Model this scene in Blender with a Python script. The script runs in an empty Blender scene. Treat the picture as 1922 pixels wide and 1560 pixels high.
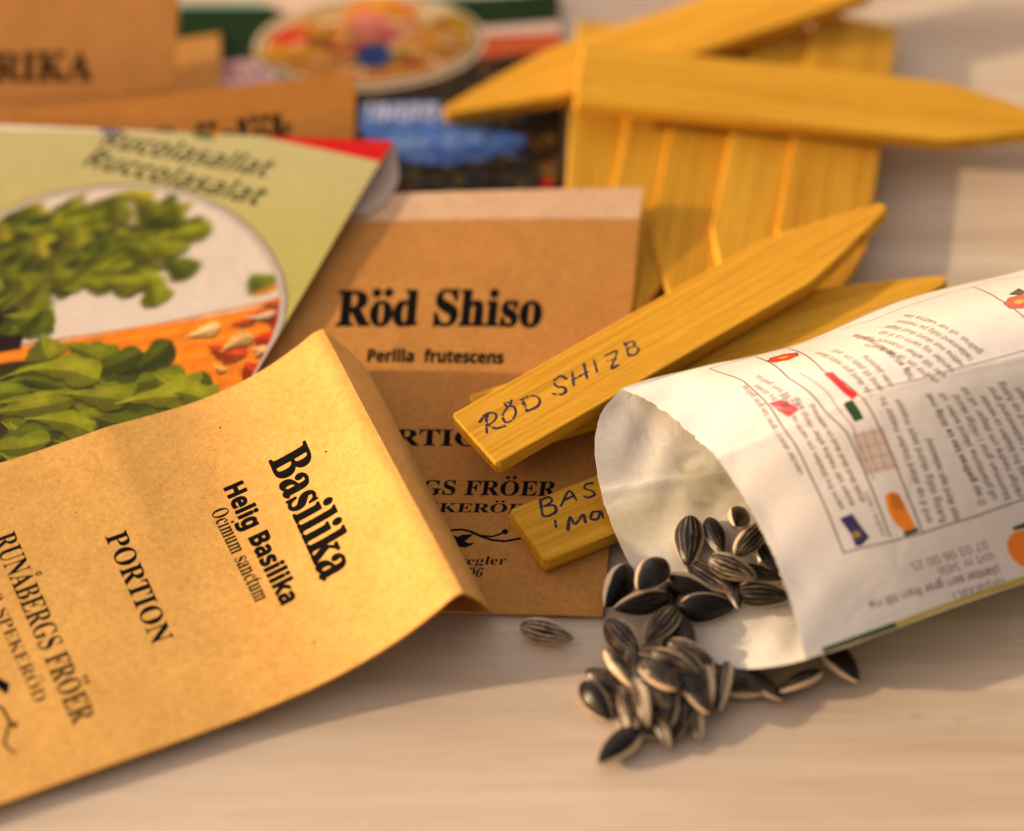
import bpy, bmesh, math, random
import numpy as np
from mathutils import Vector, Matrix, Euler

# One Blender unit is one centimetre (a close-up of seed packets on a table).
random.seed(7)
SC = bpy.context.scene
COL = SC.collection
SC.unit_settings.scale_length = 0.01

# ---------------------------------------------------------------- camera
LENS, DIST, PITCH = 85.0, 54.0, math.radians(47.0)
cam_data = bpy.data.cameras.new('camera')
cam_data.lens = LENS
cam_data.sensor_width = 36.0
cam_data.clip_start = 1.0
cam_data.clip_end = 5000.0
cam_data.dof.use_dof = True
cam_data.dof.focus_distance = 51.4
cam_data.dof.aperture_fstop = 0.043
cam_data.dof.aperture_blades = 0
cam = bpy.data.objects.new('camera', cam_data)
COL.objects.link(cam)
CP = np.array([0.0, -DIST * math.cos(PITCH), DIST * math.sin(PITCH)])
cam.location = CP
cam.rotation_euler = (math.pi / 2 - PITCH, 0, 0)
SC.camera = cam

# ---------------------------------------------------------------- light
SUN_D = Vector((1.0, 0.01, -0.31)).normalized()        # the way the light travels
world = bpy.data.worlds.new('World')
SC.world = world
world.use_nodes = True
wn = world.node_tree.nodes
sky = wn.new('ShaderNodeTexSky')
sky.sky_type = 'NISHITA'
sky.sun_disc = False
sky.sun_elevation = math.asin(-SUN_D.z)
sky.sun_rotation = math.atan2(-SUN_D.x, -SUN_D.y)
sky.dust_density = 0.3
warm = wn.new('ShaderNodeMix')                 # the air and the photograph's white balance are warm
warm.data_type = 'RGBA'
warm.blend_type = 'MULTIPLY'
warm.inputs[0].default_value = 1.0
warm.inputs[7].default_value = (1.0, .54, .30, 1)
world.node_tree.links.new(sky.outputs[0], warm.inputs[6])
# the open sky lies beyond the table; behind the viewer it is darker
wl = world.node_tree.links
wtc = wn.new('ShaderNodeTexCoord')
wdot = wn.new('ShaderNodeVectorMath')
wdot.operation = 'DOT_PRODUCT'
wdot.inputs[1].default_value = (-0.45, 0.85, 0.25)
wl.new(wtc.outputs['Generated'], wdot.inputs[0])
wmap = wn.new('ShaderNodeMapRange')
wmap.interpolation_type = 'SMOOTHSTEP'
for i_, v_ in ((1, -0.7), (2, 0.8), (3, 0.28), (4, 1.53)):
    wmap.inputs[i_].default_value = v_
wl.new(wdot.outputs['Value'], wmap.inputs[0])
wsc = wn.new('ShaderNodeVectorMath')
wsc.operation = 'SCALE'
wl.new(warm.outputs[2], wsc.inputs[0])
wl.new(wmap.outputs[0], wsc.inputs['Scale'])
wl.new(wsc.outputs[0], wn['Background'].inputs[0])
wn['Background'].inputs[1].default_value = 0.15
sun_data = bpy.data.lights.new('sun', 'SUN')
sun_data.energy = 1.06
sun_data.angle = math.radians(1.2)
sun_data.color = (1.0, 0.78, 0.47)
sun = bpy.data.objects.new('sun', sun_data)
sun.rotation_euler = SUN_D.to_track_quat('-Z', 'Y').to_euler()
sun.location = (-60, 20, 40)
COL.objects.link(sun)
SC.view_settings.view_transform = 'Standard'
SC.view_settings.look = 'None'
SC.view_settings.gamma = 1.0
SC.view_settings.use_curve_mapping = False
SC.view_settings.exposure = 2.15

# ---------------------------------------------------------------- places
FX = LENS / 36.0 * 1922
CF = np.array([0, math.cos(PITCH), -math.sin(PITCH)])
CR = np.array([1.0, 0, 0])
CU = np.cross(CR, CF)


def at(x, y, z=0.0):
    """Table point seen at photo pixel (x, y), at height z above the table."""
    d = CF + CR * ((x - 961) / FX) - CU * ((y - 780) / FX)
    return CP + d * ((z - CP[2]) / d[2])


def px(p):
    """Photo pixel(s) of points with shape (..., 3)."""
    q = np.asarray(p, float) - CP
    w = q @ CF
    return np.stack([961 + FX * (q @ CR) / w, 780 - FX * (q @ CU) / w], -1)


def V(a):
    return Vector((float(a[0]), float(a[1]), float(a[2])))


def tag(o, label=None, cat=None, group=None, kind=None):
    if label:
        o['label'] = label
    if cat:
        o['category'] = cat
    if group:
        o['group'] = group
    if kind:
        o['kind'] = kind
    return o


def empty(name, loc=(0, 0, 0)):
    o = bpy.data.objects.new(name, None)
    o.location = loc
    o.empty_display_size = 0.5
    COL.objects.link(o)
    return o


def link_mesh(name, verts, faces, mats, parent=None, smooth=True, uvs=None, fmat=None):
    me = bpy.data.meshes.new(name)
    me.from_pydata([tuple(map(float, v)) for v in verts], [], faces)
    for m in mats:
        me.materials.append(m)
    if fmat is not None:
        me.polygons.foreach_set('material_index', fmat)
    if uvs is not None:
        lay = me.uv_layers.new(name='UVMap')
        for l in me.loops:
            lay.data[l.index].uv = uvs[l.vertex_index]
    me.polygons.foreach_set('use_smooth', [smooth] * len(me.polygons))
    me.update()
    o = bpy.data.objects.new(name, me)
    COL.objects.link(o)
    if parent:
        o.parent = parent
        o.matrix_parent_inverse = Matrix.Translation(-parent.location)
    return o


def spline(xs, ys):
    """Smooth monotone-ish interpolation (Catmull-Rom tangents)."""
    xs, ys = np.array(xs, float), np.array(ys, float)
    m = np.gradient(ys, xs)

    def f(t):
        t = np.asarray(t, float)
        i = np.clip(np.searchsorted(xs, t) - 1, 0, len(xs) - 2)
        h = xs[i + 1] - xs[i]
        u = np.clip((t - xs[i]) / h, 0, 1)
        return ((1 + 2 * u) * (1 - u) ** 2 * ys[i] + u * (1 - u) ** 2 * h * m[i]
                + u * u * (3 - 2 * u) * ys[i + 1] + u * u * (u - 1) * h * m[i + 1])
    return f


# ---------------------------------------------------------------- print on paper
def vnoise(h, w, cell, seed):
    r = np.random.RandomState(seed)
    gh, gw = int(h / cell) + 3, int(w / cell) + 3
    g = r.rand(gh, gw)
    y = np.arange(h) / cell
    x = np.arange(w) / cell
    yi, xi = y.astype(int), x.astype(int)
    fy, fx = (y - yi)[:, None], (x - xi)[None, :]
    fy, fx = fy * fy * (3 - 2 * fy), fx * fx * (3 - 2 * fx)
    a = g[yi][:, xi] * (1 - fx) + g[yi][:, xi + 1] * fx
    b = g[yi + 1][:, xi] * (1 - fx) + g[yi + 1][:, xi + 1] * fx
    return a * (1 - fy) + b * fy


SS = 3


class Canvas:
    """A printed sheet: colours painted in sheet centimetres (x along v, y along s)."""

    def __init__(self, w, h, res, base):
        self.res, self.w, self.h = res, w, h
        self.W, self.H = int(w * res), int(h * res)
        self.a = np.empty((self.H, self.W, 3), np.float32)
        self.a[:] = base

    def _box(self, pts, pad):
        x0 = max(0, int(pts[:, 0].min() * self.res - pad) - 1)
        x1 = min(self.W, int(pts[:, 0].max() * self.res + pad) + 2)
        y0 = max(0, int(pts[:, 1].min() * self.res - pad) - 1)
        y1 = min(self.H, int(pts[:, 1].max() * self.res + pad) + 2)
        return x0, y0, x1, y1

    def mask(self, contours, grow=0.0):
        allp = np.concatenate(contours)
        g = abs(grow) * self.res
        x0, y0, x1, y1 = self._box(allp, g + 2)
        if x1 <= x0 or y1 <= y0:
            return None
        h, w = (y1 - y0) * SS, (x1 - x0) * SS
        acc = np.zeros((h, w + 1), np.int16)
        for c in contours:
            p = (c * self.res - (x0, y0)) * SS
            q = np.roll(p, -1, 0)
            for (ax, ay), (bx, by) in zip(p, q):
                if ay == by:
                    continue
                s = 1 if by > ay else -1
                if s < 0:
                    ax, ay, bx, by = bx, by, ax, ay
                r0, r1 = max(0, math.ceil(ay - .5)), min(h - 1, math.ceil(by - .5) - 1)
                if r1 < r0:
                    continue
                rows = np.arange(r0, r1 + 1)
                xx = ax + (rows + .5 - ay) * (bx - ax) / (by - ay)
                cols = np.clip(np.ceil(xx - .5).astype(int), 0, w)
                np.add.at(acc, (rows, cols), s)
        m = (np.cumsum(acc, 1)[:, :w] != 0)
        k = int(round(g * SS))
        if k:
            src = m if grow > 0 else ~m
            out = src.copy()
            for i in range(16):
                dx, dy = int(round(k * math.cos(i * math.pi / 8))), int(round(k * math.sin(i * math.pi / 8)))
                out |= np.roll(np.roll(src, dx, 1), dy, 0)
            m = out if grow > 0 else ~out
        m = m.reshape(y1 - y0, SS, x1 - x0, SS).mean((1, 3)).astype(np.float32)
        return m, x0, y0

    def put(self, m, x0, y0, col, alpha=1.0):
        h, w = m.shape
        s = self.a[y0:y0 + h, x0:x0 + w]
        m = (m * alpha)[..., None]
        s[:] = s * (1 - m) + np.asarray(col, np.float32) * m

    def poly(self, pts, col, alpha=1.0, soft=0):
        r = self.mask([np.asarray(pts, float)])
        if r:
            self.put(*r, col, alpha)

    def line(self, pts, width, col, alpha=1.0, taper=None, wear=0, seed=1):
        pts = np.asarray(pts, float)
        x0, y0, x1, y1 = self._box(pts, width * self.res + 2)
        if x1 <= x0 or y1 <= y0:
            return
        yy, xx = np.mgrid[y0:y1, x0:x1]
        X, Y = (xx + .5) / self.res, (yy + .5) / self.res
        d = np.full(X.shape, 1e9)
        n = len(pts) - 1
        for i, (a, b) in enumerate(zip(pts[:-1], pts[1:])):
            e = b - a
            t = np.clip(((X - a[0]) * e[0] + (Y - a[1]) * e[1]) / max(e @ e, 1e-9), 0, 1)
            r = width / 2
            if taper is not None:
                r = width / 2 * np.interp((i + t) / n, np.linspace(0, 1, len(taper)), taper)
            d = np.minimum(d, np.hypot(X - a[0] - t * e[0], Y - a[1] - t * e[1]) - r)
        m = np.clip(.5 - d * self.res, 0, 1)
        if wear:
            nz = vnoise(m.shape[0], m.shape[1], self.res * .035, seed)
            nz2 = vnoise(m.shape[0], m.shape[1], self.res * .2, seed + 3)
            m = m * np.clip((nz * .7 + nz2 * .3 - wear) * 9, 0, 1)
        self.put(m, x0, y0, col, alpha)

    def blob(self, c, rx, ry, rot, col, alpha=1.0, soft=.15):
        c = np.asarray(c, float)
        r = max(rx, ry) * 1.3
        x0, y0, x1, y1 = self._box(np.array([c - r, c + r]), 2)
        if x1 <= x0 or y1 <= y0:
            return
        yy, xx = np.mgrid[y0:y1, x0:x1]
        X, Y = (xx + .5) / self.res - c[0], (yy + .5) / self.res - c[1]
        u = (X * math.cos(rot) + Y * math.sin(rot)) / rx
        v = (-X * math.sin(rot) + Y * math.cos(rot)) / ry
        m = np.clip((1 - np.hypot(u, v)) / soft + .5, 0, 1)
        self.put(m, x0, y0, col, alpha)

    def text(self, s, font, p, e, u, length, cap, col, grow=0.0, wear=0.0, seed=1, slant=0.0, spacing=0.0, alpha=1.0):
        """Set s from p along unit vector e (up = u), stretched to the given length and cap height (cm)."""
        G = GLYPHS[font]
        x = 0.0
        items = []
        for ch in s:
            acc = None
            base = ch
            if ch in 'ÖÄöä':
                acc, base = 'dots', {'Ö': 'O', 'Ä': 'A', 'ö': 'o', 'ä': 'a'}[ch]
            elif ch in 'Åå':
                acc, base = 'ring', {'Å': 'A', 'å': 'a'}[ch]
            G = GLYPHS[font] if base in GLYPHS[font] else GLYPHS['sans']
            if base == ' ' or base not in G:
                if base in '.,-–':
                    yy = 0 if base in '.,' else 55
                    items.append([np.array([[x + 8, yy], [x + 34, yy], [x + 34, yy + 26], [x + 8, yy + 26]], float)])
                    x += 50
                else:
                    x += 75
                continue
            adv, cs = G[base]
            cc = [np.array(k.split(), float).reshape(-1, 2) + (x, 0) for k in cs.split('/')]
            cx = x + adv / 2
            top = 190 if base in 'OA' else 138
            if acc == 'dots':
                for dx in (-32, 32):
                    cc.append(np.array([[cx + dx + 19 * math.cos(t), top + 22 + 19 * math.sin(t)] for t in np.arange(0, 6.28, .5)]))
            elif acc == 'ring':
                cc.append(np.array([[cx + 24 * math.cos(t), top + 18 + 24 * math.sin(t)] for t in np.arange(0, 6.28, .5)]))
                cc.append(np.array([[cx + 12 * math.cos(-t), top + 18 + 12 * math.sin(-t)] for t in np.arange(0, 6.28, .5)]))
            items.append(cc)
            x += adv + spacing
        if not items:
            return
        sx, sy = length / (x - spacing), cap / 172.0
        cont = []
        for cc in items:
            for k in cc:
                cont.append(np.asarray(p) + np.outer((k[:, 0] + slant * k[:, 1]) * sx, e) + np.outer(k[:, 1] * sy, u))
        r = self.mask(cont, grow)
        if not r:
            return
        m, x0, y0 = r
        if wear:
            nz = vnoise(m.shape[0], m.shape[1], max(1.5, self.res * .016), seed)
            nb = vnoise(m.shape[0], m.shape[1], self.res * .22, seed + 5)
            m = m * np.clip((nz + .55 * nb - wear) * 8, 0, 1)
        self.put(m, x0, y0, col, alpha)

    def image(self, name):
        im = bpy.data.images.new(name, self.W, self.H)
        buf = np.ones((self.H, self.W, 4), np.float32)
        buf[..., :3] = np.clip(self.a[::-1], 0, 1)
        im.pixels.foreach_set(buf.ravel())
        im.update()
        im.pack()
        return im


class Sheet:
    """A paper surface P(s, v) (s, v in 0..1, arrays), Ls by Lv centimetres, with a print canvas."""

    def __init__(self, fn, Ls, Lv, res=110, base=(1, 1, 1)):
        self.fn, self.Ls, self.Lv = fn, Ls, Lv
        self.cv = Canvas(Lv, Ls, res, base) if res else None
        s, v = np.meshgrid(np.linspace(-.3, 1.3, 129), np.linspace(-.3, 1.3, 129), indexing='ij')
        self._s, self._v = s, v
        self._g = px(fn(s, v))

    def inv(self, x, y):
        """Sheet centimetres (v, s) of the surface point seen at photo pixel (x, y)."""
        d = ((self._g - (x, y)) ** 2).sum(-1)
        i = np.unravel_index(np.argmin(d), d.shape)
        s, v = self._s[i], self._v[i]
        for _ in range(8):
            f = lambda a, b: px(self.fn(np.array(a), np.array(b)))
            p0 = f(s, v)
            h = 1e-3
            J = np.stack([(f(s + h, v) - p0) / h, (f(s, v + h) - p0) / h], 1)
            try:
                ds, dv = np.linalg.solve(J, np.array([x, y]) - p0)
            except np.linalg.LinAlgError:
                break
            s += max(-.1, min(.1, ds))
            v += max(-.1, min(.1, dv))
        return np.array([v * self.Lv, s * self.Ls])

    def pts(self, seq):
        return np.array([self.inv(*p) for p in seq])

    def text(self, s, font, p0, p1, top, col=(.045, .04, .04), **kw):
        """Write s with its baseline from pixel p0 to p1; 'top' is a pixel at the top of a capital."""
        a, b, c = self.inv(*p0), self.inv(*p1), self.inv(*top)
        L = np.hypot(*(b - a))
        e = (b - a) / L
        u = np.array([-e[1], e[0]])
        k = (c - a) @ u
        if k < 0:
            u, k = -u, -k
        self.cv.text(s, font, a, e, u, L, k, col, **kw)

    def build(self, name, mats, parent=None, ns=60, nv=40, thick=0.03, smooth=True, trim=None, s0=0.0):
        """Two-sided solid sheet; mats = [front, back/edge]. trim(v) gives where the s range starts."""
        v = np.linspace(0, 1, nv + 1)
        t = np.linspace(0, 1, ns + 1)
        st = trim(v) if trim else np.full(nv + 1, s0)
        s = st[None, :] + t[:, None] * (1 - st[None, :])
        vv = np.broadcast_to(v[None, :], s.shape)
        P = self.fn(s, vv)
        du = np.gradient(P, axis=0)
        dv = np.gradient(P, axis=1)
        N = np.cross(du, dv)
        N /= np.linalg.norm(N, axis=-1, keepdims=True) + 1e-12
        cen = P.reshape(-1, 3).mean(0)
        if (N[..., 2].mean()) < 0:
            N = -N
            flip = True
        else:
            flip = False
        Q = P - N * thick
        a, b = P.reshape(-1, 3), Q.reshape(-1, 3)
        n = a.shape[0]
        uv = np.stack([vv.ravel(), 1 - s.ravel()], -1)
        idx = np.arange(n).reshape(ns + 1, nv + 1)
        F, M = [], []
        for i in range(ns):
            for j in range(nv):
                q = (idx[i, j], idx[i + 1, j], idx[i + 1, j + 1], idx[i, j + 1])
                q = tuple(int(k) for k in q)
                F.append(q[::-1] if flip else q)
                M.append(0)
                r = tuple(k + n for k in q)
                F.append(r if flip else r[::-1])
                M.append(1)
        rim = list(idx[0, :]) + list(idx[1:, nv]) + list(idx[ns, :-1][::-1]) + list(idx[1:-1, 0][::-1])
        rim = [int(k) for k in rim]
        for p_, q_ in zip(rim, rim[1:] + rim[:1]):
            F.append((p_, q_, q_ + n, p_ + n) if not flip else (p_ + n, q_ + n, q_, p_))
            M.append(2 if len(mats) > 2 else 1)
        o = link_mesh(name, np.concatenate([a, b]), F, mats, parent, smooth, np.concatenate([uv, uv]), M)
        o.data.set_sharp_from_angle(angle=math.radians(50))
        return o


def quad(TL, TR, BR, BL):
    TL, TR, BR, BL = map(np.asarray, (TL, TR, BR, BL))

    def f(s, v):
        s, v = np.asarray(s)[..., None], np.asarray(v)[..., None]
        return (TL * (1 - v) + TR * v) * (1 - s) + (BL * (1 - v) + BR * v) * s
    return f


# ---------------------------------------------------------------- materials
def nodes(name):
    m = bpy.data.materials.new(name)
    m.use_nodes = True
    nt = m.node_tree
    return m, nt, nt.nodes['Principled BSDF'], nt.nodes['Material Output']


def N(nt, typ, **kw):
    n = nt.nodes.new(typ)
    for k, v in kw.items():
        setattr(n, k, v)
    return n


def mixrgb(nt, a, b, fac, mode='MIX'):
    n = N(nt, 'ShaderNodeMix', data_type='RGBA', blend_type=mode)
    for sock, val in ((0, fac), (6, a), (7, b)):
        if hasattr(val, 'is_linked') or hasattr(val, 'links'):
            nt.links.new(val, n.inputs[sock])
        else:
            n.inputs[sock].default_value = val
    return n.outputs[2]


def ramp(nt, val, stops):
    n = N(nt, 'ShaderNodeValToRGB')
    cr = n.color_ramp
    while len(cr.elements) < len(stops):
        cr.elements.new(0.5)
    for e, (p, c) in zip(cr.elements, stops):
        e.position = p
        e.color = (c, c, c, 1) if not hasattr(c, '__len__') else (*c, 1)
    nt.links.new(val, n.inputs[0])
    return n.outputs[0]


def noise(nt, vec, scale, detail=4, rough=.55, dist=0.0):
    n = N(nt, 'ShaderNodeTexNoise')
    n.inputs['Scale'].default_value = scale
    n.inputs['Detail'].default_value = detail
    n.inputs['Roughness'].default_value = rough
    n.inputs['Distortion'].default_value = dist
    if vec is not None:
        nt.links.new(vec, n.inputs['Vector'])
    return n.outputs['Fac']


def mapping(nt, src, scale=(1, 1, 1), rot=(0, 0, 0), loc=(0, 0, 0)):
    m = N(nt, 'ShaderNodeMapping')
    m.inputs['Scale'].default_value = scale
    m.inputs['Rotation'].default_value = rot
    m.inputs['Location'].default_value = loc
    nt.links.new(src, m.inputs['Vector'])
    return m.outputs[0]


def bump(nt, p, h, strength, dist):
    b = N(nt, 'ShaderNodeBump')
    b.inputs['Strength'].default_value = strength
    b.inputs['Distance'].default_value = dist
    nt.links.new(h, b.inputs['Height'])
    nt.links.new(b.outputs[0], p.inputs['Normal'])


def paper(name, image=None, col=None, fibre=1.0, rough=.85, translucent=0.0, spec=.1, tcol=None, crease=.22):
    """Paper: printed image or plain colour, mottled by fibres, with a slight tooth and faint handling creases."""
    m, nt, p, out = nodes(name)
    geo = N(nt, 'ShaderNodeTexCoord').outputs['Object']
    big = noise(nt, geo, .9, 3)
    mid = noise(nt, geo, 7, 5, .65)
    fin = noise(nt, geo, 26, 4, .75)
    if image is not None:
        t = N(nt, 'ShaderNodeTexImage', interpolation='Cubic', extension='EXTEND')
        t.image = image
        c = t.outputs['Color']
    else:
        rgb = N(nt, 'ShaderNodeRGB')
        rgb.outputs[0].default_value = (*col, 1)
        c = rgb.outputs[0]
    f = .15 * fibre
    for src, lo in ((big, f * .8), (mid, f * 1.3), (fin, f * 1.9)):
        c = mixrgb(nt, c, ramp(nt, src, [(.28, (1 - lo, 1 - lo * 1.15, 1 - lo * 1.5)), (.66, 1.0)]), 1.0, 'MULTIPLY')
    nt.links.new(c, p.inputs['Base Color'])
    p.inputs['Roughness'].default_value = rough
    p.inputs['Specular IOR Level'].default_value = spec
    b1 = N(nt, 'ShaderNodeBump')
    b1.inputs['Strength'].default_value = min(1, .35 * fibre)
    b1.inputs['Distance'].default_value = .02
    nt.links.new(mixrgb(nt, fin, mid, .4), b1.inputs['Height'])
    if crease:
        vo = N(nt, 'ShaderNodeTexVoronoi', feature='DISTANCE_TO_EDGE')
        vo.inputs['Scale'].default_value = .42
        wv = N(nt, 'ShaderNodeTexNoise')
        wv.inputs['Scale'].default_value = .7
        wv.inputs['Detail'].default_value = 3
        nt.links.new(geo, wv.inputs['Vector'])
        ad = N(nt, 'ShaderNodeVectorMath', operation='MULTIPLY_ADD')
        ad.inputs[1].default_value = (1.6, 1.6, 1.6)
        nt.links.new(wv.outputs['Color'], ad.inputs[0])
        nt.links.new(geo, ad.inputs[2])
        nt.links.new(ad.outputs[0], vo.inputs['Vector'])
        cr = ramp(nt, vo.outputs['Distance'], [(0, 0), (.07, 1)])
        dent = noise(nt, geo, 1.1, 4, .5, .8)
        b2 = N(nt, 'ShaderNodeBump')
        b2.inputs['Strength'].default_value = min(1, crease)
        b2.inputs['Distance'].default_value = .05
        nt.links.new(mixrgb(nt, cr, dent, .75), b2.inputs['Height'])
        nt.links.new(b2.outputs[0], b1.inputs['Normal'])
    nt.links.new(b1.outputs[0], p.inputs['Normal'])
    if translucent:
        tr = N(nt, 'ShaderNodeBsdfTranslucent')
        if tcol:
            tr.inputs[0].default_value = (*tcol, 1)
        else:
            nt.links.new(c, tr.inputs[0])
        mx = N(nt, 'ShaderNodeMixShader')
        mx.inputs[0].default_value = translucent
        nt.links.new(p.outputs[0], mx.inputs[1])
        nt.links.new(tr.outputs[0], mx.inputs[2])
        nt.links.new(mx.outputs[0], out.inputs[0])
    return m

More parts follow.
